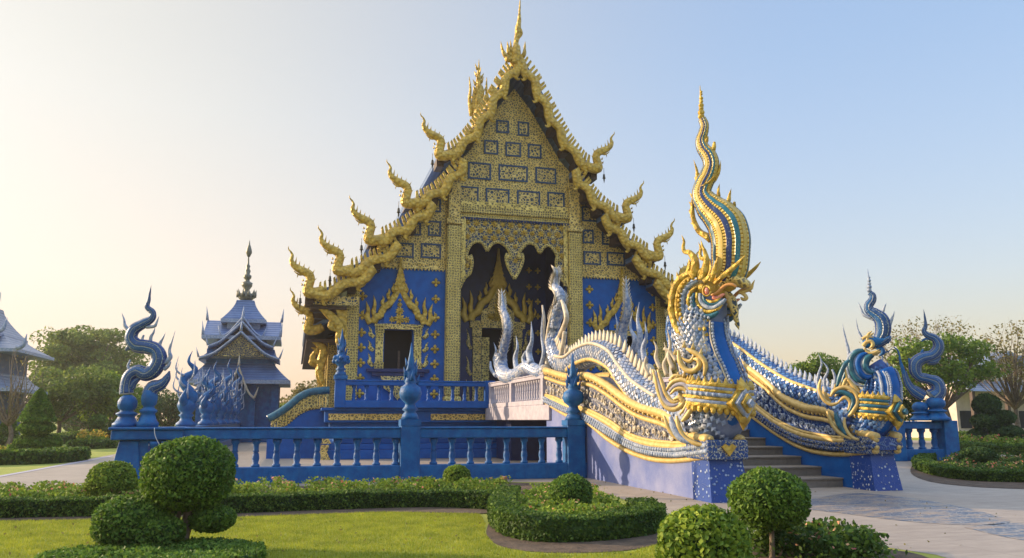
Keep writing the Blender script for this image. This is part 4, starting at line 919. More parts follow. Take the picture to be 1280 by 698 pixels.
for off, mi_ in ((-hw, False), (-hw, True)):
    f = fr.at(off, mi_)
    mb = MB(); wavy(mb, f, [(891, 372), (897, 373), (902, 369.5), (906, 368)], [2.2 * sc, 2.4 * sc, 2.2 * sc, 1 * sc], 0, 8); mb.build('lip', PINK, head)
    mb = MB(); wavy(mb, f, [(889, 369), (896, 367), (902, 361), (908, 356.5), (916, 356), (921, 359)], [1.4 * sc, 2.2 * sc, 2.4 * sc, 2.2 * sc, 2 * sc, .8 * sc], 0, 8); mb.build('brow_ridge', plain('orange_trim', (.5, .22, .06), (.6, .3, .1), .4, .1), head)
    g = fr.at(off - .12, mi_)
    mb = MB(); c = g(883.5, 364); mb.ball(c, (2.6 * sc, 2.6 * sc, 4.4 * sc), 0, 12, 8); ey = mb.build('eye', PINK, head)
    mb = MB(); n_ = 16; mb.tube([g(883.5 + math.cos(a) * 5, 364 + math.sin(a) * 6.2) for a in [2 * math.pi * i / n_ for i in range(n_ + 1)]], 1.3 * sc, 8, 0, raw=True); mb.build('eye_socket', GOLDL, ey)
    # cheek: nested crescents
    arcs = [([(868, 340), (854, 346), (844, 358), (840, 374), (840, 392), (845, 408), (855, 420), (870, 423), (886, 418)], 4.6, 0), ([(870, 345), (858, 350), (849, 362), (846, 378), (847, 394), (853, 407), (864, 415), (884, 413)], 3.2, 0),
            ([(872, 351), (861, 358), (854, 370), (853, 386), (858, 399), (868, 407), (886, 407)], 3.6, 1), ([(872, 358), (864, 365), (860, 376), (862, 389), (870, 399), (886, 401)], 2.6, 0), ([(868, 367), (866, 377), (869, 388), (878, 395), (890, 395), (898, 390)], 3.4, 2),
            ([(871, 366), (871, 376), (875, 384), (884, 390), (896, 387), (903, 381)], 2.2, 0), ([(875, 367), (876, 376), (882, 383), (892, 385), (902, 379), (907, 374)], 3., 1), ([(879, 369), (881, 376), (887, 380), (895, 380), (902, 375)], 2.2, 2), ([(883, 375), (888, 377.5), (895, 377), (900, 373)], 2.2, 0)]
    mb = MB(); kk = fr.at(off - .02, mi_)
    for pts, r, m in arcs: wavy(mb, kk, pts, [r * sc * (.6 if i in (0, len(pts) - 1) else 1) for i in range(len(pts))], m, 8)
    for i, (x, y) in enumerate(((847, 349), (840, 360), (836, 374), (836, 390), (841, 407))): mb.tube([kk(x + 6, y + 1), kk(x + 1, y - 2), kk(x - 1, y - 9 + i)], [3.4 * sc, 2.6 * sc, .3 * sc], 8, 0, sub=3)
    for pts, r, st, m in (([(866, 348), (856, 354), (850, 366), (849, 384), (853, 399), (863, 411), (884, 411)], .045, .1, 0), ([(864, 373), (865, 384), (873, 393), (888, 398)], .035, .08, 1)): beads(mb, fr.at(off - .08, mi_), pts, r, st, m)
    mb.build('cheek_mane', [GOLDL, SILVER, TEAL], head)
    mb = MB(); wavy(mb, kk, [(866, 346), (869, 334), (868, 324), (862, 316), (856, 315), (854, 309), (855, 302), (852, 294)], [5.5 * sc, 5.6 * sc, 4.8 * sc, 3.6 * sc, 2.8 * sc, 2.2 * sc, 1.7 * sc, .2 * sc], 0, 10, None, 1); wavy(mb, kk, [(858, 345), (862, 333), (861, 324)], [3 * sc, 3 * sc, .5 * sc], 0)
    wavy(mb, kk, [(876, 350), (881, 338), (883, 325), (881, 315), (878, 308), (876, 300)], [4.6 * sc, 5 * sc, 3.6 * sc, 2.5 * sc, 1.6 * sc, .2 * sc], 0, 10); wavy(mb, kk, [(874, 350), (875, 340), (879, 334)], [3 * sc, 3.5 * sc, .4 * sc], 0)
    wavy(mb, kk, [(888, 352), (892, 342), (895, 330), (897, 322)], [3 * sc, 3.4 * sc, 2.2 * sc, .3 * sc], 0); wavy(mb, kk, [(880, 352), (888, 346), (898, 338)], [4 * sc, 3.5 * sc, .5 * sc], 0)
    mb.build('ear_plume', [GOLDL], head)
    mb = MB(); wavy(mb, kk, [(893, 355), (903, 346), (914, 337), (924, 328), (932, 319)], [2.5 * sc, 3.4 * sc, 3.4 * sc, 2.4 * sc, .5 * sc], 0, 8); mb.build('hood_rim', GOLDL, head)
mb = MB(); wavy(mb, q0, [(926, 366), (931, 369), (933, 373), (929, 374.5), (926, 372)], [2 * sc, 2.4 * sc, 2.6 * sc, 2.2 * sc, 1 * sc], 0, 8); wavy(mb, q0, [(924, 366), (932, 364), (939, 361), (941, 355), (943.5, 350)], [2.4 * sc, 2.2 * sc, 2 * sc, 1.4 * sc, .3 * sc], 0, 8); mb.build('nose_curl', YEL, head)
# crest
cr = [(905, 352, 18), (912, 335, 22), (913, 315, 23), (913, 300, 23.5), (909, 284, 23.5), (901, 272, 21), (889, 261, 17.5), (880, 250, 14), (877, 241, 12), (880, 230, 11.5), (886, 218, 11), (889, 206, 10), (886, 195, 9.5), (879, 186, 8), (876, 176, 6.8), (879, 166, 6.4), (880.5, 157, 5.6), (877.5, 149, 5)]
mb = MB(); mb.tube([q0(x, y) for x, y, r in cr], [r * sc * 1.1 for x, y, r in cr], 28, 0, NL, .62, sub=5); crest = mb.build('crest', CREST, A)
mb = MB()
for y, r in ((146, 4.4), (141, 4.6), (136, 3.4), (132, 3.6), (127, 2.8), (123, 2.8), (118, 2), (115, 1.8)): mb.ball(q0(876.5, y), (r * sc, r * sc, r * sc * .9), 0, 10, 6)
mb.tube([q0(877.5, 150), q0(876.4, 130), q0(875, 107)], [3.2 * sc, 2.2 * sc, .3 * sc], 8, 0, raw=True); mb.build('crest_tip', GOLDL, crest)
mb = MB()
for a, b, c, d in ((867, 248, 862, 241), (866, 258, 861, 252), (865, 268, 861, 264), (868, 280, 863, 279), (872, 228, 868, 221), (876, 222, 871, 214)): mb.spike(q0(a, b), q0(c, d), 2.4 * sc)
for pts in ([(876, 232), (872, 222), (871, 213), (867, 200)], [(884, 229), (894, 222), (899, 214), (901, 201)], [(896, 252), (898, 245), (898, 238), (899.5, 230)], [(908, 259), (911, 250), (912, 244), (914, 236)], [(916, 266), (917.5, 260), (918, 254)], [(891, 189), (892.5, 184), (893, 179)], [(881, 180), (883, 176), (884, 172)]):
    mb.tube([q0(*p) for p in pts], [(3.4, 2.8, 1.8, .2)[i] * sc for i in range(len(pts))], 8, 0, None, 1., sub=4)
    P, Rr = spline([q0(*p) for p in pts], [3.4, 2.8, 1.8, .2][:len(pts)], 4)
    for p, r in zip(P[::2], Rr[::2]): mb.ball(p, r * sc * 1.15, 0, 6, 4)
wavy(mb, q0, [(874, 236), (882, 233), (891, 226), (899, 216)], [3 * sc, 3.4 * sc, 2.8 * sc, 1.2 * sc], 0, 8, NL, 2.4)
for pts in ([(866, 250), (866, 270), (873, 288), (884, 296), (888, 302)],): wavy(mb, q0, pts, [2 * sc, 3 * sc, 4 * sc, 4.5 * sc, 3 * sc], 0, 8, NL, 1.4)
for i in range(9):
    x, y = [(864.5, 262), (866, 270), (869, 278), (873, 285), (879, 291)][i % 5]; mb.spike(q0(x, y), q0(x - 4, y + 2), 2 * sc)
mb.build('crest_flames', GOLDL, crest)
# shoulder scrolls
sc2 = M(q0(850, 500))
for off, mi_ in ((-.62, False), (-.62, True)):
    f = fr.at(off, mi_); mb = MB()
    for pts, r, m in (([(816, 462), (821, 478), (824, 492), (832, 508), (843, 512), (853, 506), (855, 499)], 3.2, 0), ([(822, 462), (828, 480), (833, 494), (842, 503), (849, 501)], 2.6, 0), ([(819, 466), (825, 484), (830, 500), (840, 507), (850, 504)], 2.8, 1),
                      ([(833, 488), (841, 478), (853, 475), (864, 481), (868, 494), (865, 509), (858, 521), (852, 527)], 3.2, 0), ([(838, 493), (846, 486), (856, 487), (861, 496), (858, 508), (850, 518)], 2.6, 0), ([(836, 490), (845, 482), (856, 481), (864, 492), (861, 508), (854, 521)], 3, 1),
                      ([(846, 520), (848, 532), (855, 546), (868, 554), (880, 557)], 3, 0), ([(830, 520), (835, 534), (844, 546), (858, 554)], 2.8, 0), ([(838, 521), (842, 534), (850, 547), (864, 554)], 4.6, 2), ([(842, 500), (849, 497), (853, 502), (848, 506)], 3, 0),
                      ([(848, 438), (850, 452), (857, 462), (866, 464), (874, 458), (873, 450), (867, 449)], 3.4, 0), ([(858, 436), (866, 440), (876, 446), (882, 456), (880, 470)], 3.2, 0), ([(850, 446), (862, 452), (868, 443)], 2.4, 0), ([(836, 476), (843, 470), (852, 470)], 2.4, 0)):
        wavy(mb, f, pts, [r * sc2 * (.5 if i in (0, len(pts) - 1) else 1) for i in range(len(pts))], m, 8)
    for x, y in ((840, 474), (847, 470), (855, 469), (863, 473), (868, 481), (844, 441), (855, 432), (866, 434), (876, 441)): mb.spike(f(x, y + 3), f(x + 1, y - 6), 3 * sc2)
    for x, y in ((838, 488), (844, 483), (851, 480), (858, 483)): mb.ball(f(x, y - 3), 1.8 * sc2, 0, 6, 4)
    mb.build('shoulder_scroll', [YEL, GREYST, SILVER], A)
# ornament behind the shoulder: pale spiky fin fronds
mb = MB(); f = fr.at(-.35)
for pts, r in (([(826, 462), (820, 448), (821, 436), (817, 426)], 3), ([(834, 470), (830, 456), (834, 444), (830, 428)], 3.2), ([(842, 462), (836, 446), (838, 430), (834, 412)], 3.4), ([(812, 470), (806, 458), (808, 446)], 2.4), ([(846, 452), (838, 440), (830, 436)], 3)):
    wavy(mb, f, pts, [r * sc2 * (1, .9, .6, .1)[i] for i in range(len(pts))], 0, 8)
mb.build('shoulder_frond', CREAM, A)
# ---- upright flame tails / small serpents on the bridge
def upright(A_, pts, u, n_name, mats, lat=(1, 0, 0), hoods=()):
    P = [PU(x, y, u) for x, y, r in pts]; s_ = M(P[0])
    pts = [(x, y, r * .82) for x, y, r in pts]; mb = MB(); mb.tube(P, [r * s_ for x, y, r in pts], 12, 0, lat, .75, sub=5); o_ = mb.build(n_name, mats, A_)
    PB, RB = spline(P, [r * s_ for x, y, r in pts], 4); mb = MB(); scales(mb, PB[:-6], [r * .98 for r in RB], lat, .12, flat=.75); mb.build('scale_tiles', SCALE, o_); mb = MB()
    for i in range(2, len(PB) - 2, 1):
        t_ = (PB[i + 1] - PB[i - 1]).normalized(); n_ = Vector(lat).cross(t_)
        for s in (-1, 1): n2 = Vector(lat) * s; b = PB[i] + n2 * RB[i] * .62; mb.spike(b, b + n2 * .13 + t_ * .22, .05, 0)
    mb.build('flame_barbs', CREAM, o_); return o_
tl = [(693, 410, 10), (694, 398, 12), (697, 386, 11), (701, 376, 9), (699, 366, 8), (694, 360, 6), (694, 350, 4), (696, 342, 3), (694.5, 334, .3)]
ta = upright(A, tl, 8.38, 'tail_flame', SILVER)
mb = MB(); f = lambda x, y: PU(x, y, 8.2); s_ = M(f(690, 400))
for pts, r in (([(686, 470), (683, 440), (686, 410), (691, 385), (693, 370)], 3), ([(681, 440), (679, 420), (680, 400), (678, 382)], 2.4), ([(700, 420), (708, 400), (706, 386), (702, 376)], 3.4), ([(700, 450), (704, 430), (706, 415)], 3)): wavy(mb, f, pts, [r * s_ * (1, 1, .9, .5, .1)[i] for i in range(len(pts))], 0, 8)
mb.build('tail_ribs', CREAM, ta)
def bridge_serpent(name, label, u, base, up, spk, m1, m2):
    P = [PU(x, y, u) for x, y, r in base]; s_ = M(P[0]); t = thing(name, label, 'serpent statue', (u, P[0].y, 3.1), 'small serpents on the bridge rails')
    mb = MB(); PB, RB = spline(P, [r * s_ * 1.35 for x, y, r in base], 5); mb.tube(PB, RB, 12, 0, (1, 0, 0), .9, raw=True); o_ = mb.build('body', m1, t)
    mb = MB(); scales(mb, PB, [r * .99 for r in RB], (1, 0, 0), .14, flat=.9); mb.build('scale_tiles', SCALE, o_)
    upright(t, up, u, 'crest', m2)
    mb = MB()
    for pts, r in spk: wavy(mb, lambda x, y: PU(x, y, u - .05), pts, [r * s_ * (1, .9, .5, .06)[i] for i in range(len(pts))], 0, 8)
    mb.build('flame_fronds', SILVER, t); return t
bridge_serpent('bridge_serpent', 'small upright cream and blue serpent at the far end of the left bridge balustrade', 8.12,
    [(683, 462, 5), (676, 466, 6), (668, 463, 6), (660, 459, 6), (652, 464, 6.5), (644, 470, 7), (634, 471, 8), (628, 465, 8), (626, 454, 7.5), (626, 442, 7)],
    [(626, 450, 8), (630, 432, 8), (634, 415, 7), (633, 400, 6), (629, 388, 5), (628, 376, 3), (627, 361, .3)],
    [([(622, 466), (618, 450), (620, 438), (617, 428)], 3), ([(646, 464), (644, 448), (647, 434), (645, 420)], 4), ([(664, 455), (661, 440), (665, 425), (664, 402)], 5), ([(620, 470), (614, 462), (613, 452)], 3), ([(656, 458), (654, 448), (657, 440)], 3), ([(676, 458), (680, 440), (677, 420), (679, 382)], 3)], CREAM, SILVER)
rs_px = [(765, 468, 5), (775, 464, 6), (783, 456, 7), (784, 446, 8)]
bridge_serpent('bridge_serpent', 'pale upright serpent on the right bridge rail in front of the right window', 13.3,
    [(812, 462, 6), (803, 470, 7), (793, 470, 8), (785, 462, 9), (780, 450, 9), (777, 440, 8)],
    [(778, 452, 10), (777, 430, 9), (778, 412, 8), (783, 395, 7), (784, 380, 5), (783, 364, 3), (782.5, 345, .3)],
    [([(790, 440), (794, 425), (788, 410), (791, 390)], 4), ([(797, 440), (800, 420), (797, 400), (799, 378)], 4.5), ([(770, 440), (768, 425), (772, 410), (769, 392)], 3.5), ([(806, 452), (804, 436), (808, 420), (806, 402)], 4), ([(790, 460), (800, 446), (797, 432), (803, 412)], 4)], CREAM, SILVER)
# ---- right great serpent
o = (13.25, 16.55, 0); fr = Frame(o, (.72, -.69)); q0 = fr.at(0); sc = M(q0(1090, 500)); NL = tuple(fr.n)
B = thing('great_serpent', 'shorter blue serpent with gilt collar at the foot of the right stair wall', 'serpent statue', (13.25, 16.5, 1.0))
body_px = [(838, 395), (840, 420), (850, 440), (870, 437), (895, 430), (915, 434), (935, 446), (962, 466), (994, 486), (1027, 499), (1050, 508)]
P = [PU(x, y, 13.25) for x, y in body_px] + [Vector((13.25, 17.1, PU(1060, 520, 13.25).z)), q0(1076, 535)]
BP, BR = spline(P, [.12, .2, .28, .3, .31, .32, .33, .33, .34, .34, .36, .38, .44], 6)
mb = MB(); mb.tube(BP, [r * .97 for r in BR], 14, 0, (1, 0, 0), 1., raw=True); body = mb.build('body', plain('blue_serpent_grout', (.008, .04, .2), (.03, .08, .28), .45, 0, 5, .2), B)
mb = MB(); scales(mb, BP, BR, (1, 0, 0), .14); mb.build('scale_tiles', SCALEB, body)
mb = MB(); fins(mb, BP[12:-12], (0, 0, 1), .26, .24, 0, BR[12:]); mb.build('dorsal_fins', SILVER, B)
mb = MB(); mb.tube([p + Vector((-.26, 0, .25)) for p in BP[24:-12]], .05, 6, 0, raw=True); mb.tube([p + Vector((-.3, 0, -.22)) for p in BP[24:-12]], .055, 6, 0, raw=True); mb.build('belly_edge', YEL, B)
neck_px = [(1068, 540, 14), (1084, 534, 25), (1092, 518, 27), (1098, 503, 24), (1102, 488, 19), (1102, 474, 16), (1098, 463, 13), (1092, 455, 11)]
NP, NR = spline([q0(x, y) for x, y, r in neck_px], [r * sc for x, y, r in neck_px], 5)
mb = MB(); mb.tube(NP, [r * .96 for r in NR], 18, 0, NL, .92, raw=True); nk = mb.build('neck', body.data.materials[0], B)
facing_r = facing(fr, .8)
mb = MB(); scales(mb, NP[:-4], NR, NL, .11, skip=lambda d, p: d.dot(facing_r) > .84, flat=.92); mb.build('scale_tiles', SCALEB, nk)
fe = facing(fr, .8)
belly(B, NP, NR, fe, 2, 30, .14, .26, SILVER, SILVER)
mb = MB(); cc = q0(1095, 511); rc = 27.5 * sc
for dz, w in ((.26, .06), (.12, .045), (-.02, .05), (-.16, .06)): ring(mb, cc + Vector((0, 0, dz)), rc, w, 0, .1)
for i in range(28):
    a = 2 * math.pi * i / 28; b = cc + fr.e * math.cos(a) * rc + Vector(NL) * math.sin(a) * rc * .95 + Vector((0, 0, -math.cos(a) * rc * .1)); mb.spike(b + Vector((0, 0, .26)), b + Vector((0, 0, .4)), .07); mb.ball(b + Vector((0, 0, -.22)), .06, 0, 6, 4)
mb.build('collar', GOLDL, B)
mb = MB()
for dz in (.19, .05, -.09): ring(mb, cc + Vector((0, 0, dz)), rc * .995, .055, 0, .1)
mb.build('collar_inlay', TEAL, B)
diamond(cc + fe * (rc + .08) - Vector((0, 0, .08)), .3, [GOLDL, TEAL], B, fe)
mb = MB(); mb.tube([q0(1080, 431), q0(1089, 428), q0(1098, 428), q0(1107, 426), q0(1112, 427)], [5 * sc, 8 * sc, 6.5 * sc, 4.5 * sc, 3 * sc], 12, 0, NL, 1.2, sub=4); head = mb.build('head', BLUE2, B)
mb = MB(); wavy(mb, q0, [(1095, 433), (1103, 429), (1110, 424), (1113, 420)], [4 * sc, 4 * sc, 4 * sc, 1.5 * sc], 0, 10, NL, 1.6); mb.build('upper_jaw', CRESTB, head)
mb = MB(); wavy(mb, q0, [(1096, 437), (1102, 436), (1104, 441), (1099, 445)], [2.5 * sc, 2.6 * sc, 2.6 * sc, .8 * sc], 0, 10, NL, 1.6); wavy(mb, q0, [(1103, 440), (1110, 440), (1116, 434)], [1.2 * sc, .8 * sc, .2 * sc], 0, 6); mb.build('lower_jaw', BLUE2, head)
for off, mi_ in ((-.22, False), (-.22, True)):
    f = fr.at(off, mi_); mb = MB()
    for pts, r, m in (([(1079, 433), (1083, 428), (1089, 427), (1091, 432), (1086, 436)], 2.4, 0), ([(1078, 424), (1084, 421), (1092, 422)], 2.2, 0), ([(1080, 436), (1085, 441), (1093, 441), (1099, 437)], 2, 0), ([(1084, 427), (1085, 419), (1090, 414)], 2, 0)): wavy(mb, f, pts, [r * sc] * (len(pts) - 1) + [.5 * sc], m, 8)
    mb.build('brow_scroll', YEL, head)
    mb = MB()
    for pts, r, m in (([(1082, 438), (1071, 440), (1064, 449), (1064, 462), (1071, 474), (1082, 478)], 3.6, 1), ([(1085, 441), (1076, 445), (1072, 454), (1075, 465), (1083, 472), (1090, 470)], 3.6, 0), ([(1090, 443), (1083, 448), (1081, 456), (1085, 464), (1093, 466)], 3.4, 1), ([(1081, 437), (1067, 440), (1060, 450), (1060, 466), (1068, 479), (1080, 483)], 2, 2), ([(1084, 440), (1073, 443), (1068, 453), (1070, 466), (1078, 475)], 1.6, 2), ([(1088, 442), (1079, 447), (1077, 456), (1081, 466), (1090, 469)], 1.5, 2)): wavy(mb, f, pts, [r * sc * (.5 if i in (0, len(pts) - 1) else 1) for i in range(len(pts))], m, 8)
    mb.build('mane', [BLUE, TEAL, SILVER], head)
    f = fr.at(off * 1.9, mi_); mb = MB()
    for pts, r, m in (([(1026, 474), (1024, 486), (1030, 500), (1040, 506), (1049, 503)], 2.4, 0), ([(1038, 496), (1044, 488), (1056, 484), (1068, 490), (1072, 502), (1066, 515), (1060, 521)], 2.8, 0), ([(1048, 503), (1056, 497), (1063, 503), (1060, 513)], 2.4, 0), ([(1042, 492), (1052, 490), (1064, 495), (1067, 504), (1061, 516)], 3, 1), ([(1056, 522), (1056, 534), (1064, 546), (1074, 550)], 2.4, 0), ([(1034, 514), (1040, 530), (1050, 542), (1064, 549)], 2.6, 0), ([(1044, 516), (1049, 530), (1058, 544)], 4, 1), ([(1046, 484), (1050, 470), (1056, 456), (1062, 450)], 3, 1), ([(1052, 488), (1058, 474), (1066, 482), (1074, 492)], 2.4, 0), ([(1060, 486), (1058, 470), (1056, 460)], 1.6, 0)):
        wavy(mb, f, pts, [r * sc * (.5 if i in (0, len(pts) - 1) else 1) for i in range(len(pts))], m, 8)
    for x, y in ((1044, 484), (1051, 480), (1059, 481), (1066, 485)): mb.spike(f(x, y + 3), f(x, y - 5), 2.6 * sc)
    mb.build('shoulder_scroll', [YEL, TEAL], B)
mb = MB()
for pts, r in (([(1078, 424), (1075, 418), (1072, 411), (1070, 398)], 2), ([(1062, 450), (1060, 436), (1057, 424), (1053, 405)], 2.6), ([(1025, 500), (1022, 474), (1027, 455), (1023, 442)], 2.4), ([(1033, 490), (1030, 476), (1035, 462), (1026, 450)], 2.6), ([(1040, 492), (1044, 474), (1040, 462)], 2.4), ([(1100, 455), (1103, 448), (1100, 443)], 1.5)):
    mb = MB(); wavy(mb, q0, pts, [r * sc * (1, .8, .5, .08)[i] for i in range(len(pts))], 0, 8); mb.build('side_flame', SILVER, B)
cr = [(1098, 426, 7), (1103, 418, 9), (1104, 408, 9.5), (1101, 399, 9), (1094, 393, 7.5), (1087, 388, 6), (1086, 382, 5.5), (1090, 376, 5), (1091, 370, 4), (1087, 366, 3.2)]
mb = MB(); mb.tube([q0(x, y) for x, y, r in cr], [r * sc for x, y, r in cr], 24, 0, NL, .62, sub=5); crest = mb.build('crest', CRESTB, B)
mb = MB()
for y, r in ((363, 3), (359, 3.2), (355, 2.4), (351, 2.2), (347, 1.6)): mb.ball(q0(1086.5, y), r * sc, 0, 8, 5)
mb.tube([q0(1087, 366), q0(1086, 350), q0(1084.5, 336)], [2 * sc, 1.4 * sc, .2 * sc], 8, 0, raw=True)
for pts in ([(1089, 398), (1080, 394), (1077, 388), (1073, 378)], [(1102, 393), (1104, 388), (1105.5, 384), (1108, 379)], [(1112, 406), (1114, 401), (1116, 396), (1118, 389)], [(1094, 400), (1088, 398), (1084, 394)]): wavy(mb, q0, pts, [(2.4, 2, 1.3, .2)[i] * sc for i in range(len(pts))], 0, 8)
mb.build('crest_flames', SILVER, crest)

# ------------------------------------------------------------------ serpent figures on the balustrades
def figure(name, label, cat, o, e, pots, tubes, spikes, mats, group=None):
    fr = Frame(o, e); q = fr.at(0); s_ = M(q(*pots[0][:2])); t = thing(name, label, cat, o, group)
    for x, y, k in pots:            # urn shaped foot under the body
        mb = MB(); p = q(x, y); z0 = o[2]; h = p.z - z0; r = k * s_
        mb.lathe((p.x, p.y, z0), [(r * 1.45, 0), (r * 1.45, h * .14), (r * 1.2, h * .2), (r * .95, h * .36), (r * .85, h * .44), (r * 1.15, h * .5), (r * 1.15, h * .55), (r * .75, h * .62), (r * .7, h * .68), (r * .95, h * .74), (r * 1.06, h * .9), (r * 1.04, h * 1.04), (r * .8, h * 1.2), (r * .4, h * 1.3)], 14); mb.build('urn_foot', mats[0], t)
    mb = MB()
    for pts in tubes: mb.tube([q(x, y) for x, y, r in pts], [r * s_ for x, y, r in pts], 16, 0, tuple(fr.n), .75, sub=5)
    b = mb.build('body', mats[1], t)
    mb = MB()
    for pts, r in spikes: mb = MB(); wavy(mb, q, pts, [r * s_ * (1, .85, .55, .06)[i] for i in range(len(pts))], 0, 7); mb.build('flame', mats[2], t)
    return t
figure('serpent_figure', 'big blue serpent with tall S curled crest on the corner pier at the left end', 'serpent statue', (-3.92, 22.1, 1.43), (.95, -.3, 0), [(159.5, 503, 11), (187, 496, 9)],
    [[(158, 492, 9), (158, 482, 8), (162, 470, 8), (172, 464, 8), (183, 468, 9), (193, 462, 10), (199, 449, 10), (195, 438, 9), (184, 434, 9), (171, 432, 9), (164, 423, 8), (168, 412, 7.5), (179, 405, 6.5), (189, 399, 5), (191, 391, 4), (184, 384, 3.4), (186, 376, 2.4), (187, 368, 1.6), (189, 357, .2)],
     [(186, 494, 9), (191, 485, 9), (201, 481, 7), (208, 474, 5), (212, 464, 1)], [(160, 476, 4), (164, 484, 5), (168, 478, 4), (176, 472, 2)], [(170, 432, 4), (162, 434, 4), (157, 438, 1.5)]],
    [([(162, 414), (156, 407), (155, 400), (152, 391)], 2.6), ([(183, 409), (193, 408), (196, 403), (199, 395)], 2.4), ([(188, 428), (189, 421), (192, 416), (194, 409)], 2.4), ([(199, 436), (200, 430), (203, 424), (207, 416)], 2.6), ([(206, 454), (213, 447), (212, 437), (219, 414)], 3.2), ([(178, 430), (178, 424), (180, 419)], 2), ([(163, 466), (160, 458), (163, 450)], 2), ([(205, 462), (210, 458), (213, 452)], 2.6)], [BLUE2, CRESTB, SILVER])
figure('serpent_figure', 'blue serpent with curling crest on the short balustrade beyond the right stair wall', 'serpent statue', (24.75, 27.5, 1.58), (.9, -.45, 0), [(1150, 508, 9), (1169, 503, 11)],
    [[(1166, 497, 11), (1173, 490, 9), (1171, 479, 8), (1160, 474, 6), (1149, 471, 6), (1144, 463, 7.5), (1145, 454, 8), (1153, 448, 7.5), (1165, 445, 7), (1172, 438, 7), (1173, 430, 6.5), (1168, 423, 5), (1159, 419, 4), (1155, 414, 3), (1157, 408, 2.4), (1156.5, 400, 1.5), (1154.5, 387, .2)], [(1155, 496, 7), (1145, 490, 7), (1137, 483, 5), (1132, 472, 4), (1131, 464, 2.4)], [(1160, 452, 4), (1168, 452, 4), (1176, 447, 1)]],
    [([(1131, 470), (1128, 460), (1125, 450), (1124, 440)], 2.6), ([(1124, 444), (1122, 438), (1117, 434)], 1.2), ([(1152, 447), (1152, 441), (1154, 437)], 2), ([(1144, 462), (1138, 456), (1136, 448)], 2), ([(1163, 424), (1156, 424), (1152, 427)], 1.6)], [BLUE2, CRESTB, BLUE2])
rows = [(33.2, 1, 1.15, 'first'), (40.5, 0, 1.1, 'second'), (43.5, 1, 1.3, 'third'), (48., 0, 1.2, 'fourth'), (52, 1, 1.6, 'fifth'), (56, 0, 1.3, 'sixth'), (60, 1, 1.7, 'seventh'), (64.5, 0, 1.5, 'eighth'), (69, 1, 1.8, 'ninth')]
for i, (v, k, h, nth) in enumerate(rows):
    x = -4.0; z = 1.36; t = thing('balustrade_figure', '%s blue serpent figure counting back from the corner pier along the left side balustrade' % nth, 'serpent statue', (x, v, z), 'serpent figures along the side balustrade')
    mb = MB(); mb.lathe((x, v, z), [(.36, 0), (.36, .12), (.24, .22), (.2, .34), (.28, .42), (.2, .5), (.3, .62), (.36, .8), (.3, 1.0), (.12, 1.1)], 14); mb.build('urn_foot', BLUE2, t)
    ph = i * .9; w = lambda a: math.sin(a + ph) * .22; mb = MB()
    mb.tube([(x + w(0), v, z + .85), (x + .2 * (k * 2 - 1), v - .1, z + 1.15), (x - .22 * (k * 2 - 1), v, z + 1.5 * h), (x + .2 * (k * 2 - 1), v + .1, z + 1.85 * h), (x - .05, v, z + 2.15 * h), (x + .06, v, z + 2.5 * h)], [.22, .19, .16, .12, .06, .008], 12, 0, None, 1, sub=5)
    mb.tube([(x, v, z + .8), (x - .1, v - .4, z + 1.0), (x, v - .6, z + 1.4)], [.2, .16, .02], 8, 0); mb.build('body', BLUE2, t)
    mb = MB()
    for j in range(13):
        a = j * 2.4 + i; p = Vector((x + math.cos(a) * .2, v + math.sin(a) * .2, z + .9 + j * .075 * h)); mb.tube([p, p + Vector((math.cos(a) * .22, math.sin(a) * .22, .1)), p + Vector((math.cos(a) * .34, math.sin(a) * .26, .3)), p + Vector((math.cos(a) * .26, math.sin(a) * .2, .62 * h))], [.05, .04, .03, .006], 6, 0)
    mb.build('flames', BLUE2 if i % 2 else SILVER, t)
balustrade('right_balustrade', 'short blue balustrade with broad end pier beyond the right stair wall', 'balustrade', (13.8, 27.5), (26.0, 27.5), 0, .45, 1.25, 1.55, 20, posts=(11.85, 9.3), w=.2, r=.12, pw=.34)
# ------------------------------------------------------------------ front garden
def GP(pts, z=0.): return [G(x, y, z) for x, y in pts]
soil1 = spline(GP([(612, 652), (608, 668), (622, 682), (660, 690), (720, 692), (790, 688), (835, 674), (830, 655), (760, 640), (690, 640), (612, 652)]), 0, 5)[0]
sheet('soil_strip', [tuple(p) for p in soil1[:-1]], .008, SOIL)
sheet('soil_bed', [tuple(p) for p in GP([(-120, 654), (0, 652), (150, 650), (300, 647), (480, 640.5), (600, 643), (650, 640), (720, 606), (640, 604), (571, 606), (450, 607), (300, 609), (0, 612), (-120, 615)])], .012, SOIL)
sheet('soil_ring', [tuple(p) for p in spline(GP([(60, 712), (110, 690), (200, 680), (300, 688), (330, 704), (260, 760), (100, 760), (60, 712)]), 0, 5)[0][:-1]], .006, SOIL)
sheet('soil_corner', [tuple(p) for p in spline(GP([(930, 678), (1000, 677), (1090, 685), (1165, 700), (1230, 760), (900, 800), (880, 720), (930, 678)]), 0, 5)[0][:-1]], .010, SOIL)
hedge(GP([(-60, 648), (0, 647), (100, 645), (200, 644), (300, 641), (400, 637), (500, 634), (570, 634), (622, 637)], 0), .42, .29, 2600, .026, LEAFH, 'clipped_hedge', 'long low box hedge running along the back edge of the front lawn')
ringp = [(636, 630), (628, 645), (634, 662), (665, 674), (710, 676), (760, 673), (800, 667), (815, 658), (800, 650)]
hedge(GP(ringp), .40, .32, 2600, .026, LEAFH, 'clipped_hedge', 'curved box hedge wrapping round the bed with the round bush and pink flowers')
fb = GP([(645, 634), (640, 655), (670, 664), (720, 667), (790, 658), (770, 640), (720, 615), (660, 622)])
flowerbed(fb, 8000, .24, 'flower_bed', 'loose pink flowering plants inside the curved hedge', fl=.03, m=LEAFL)
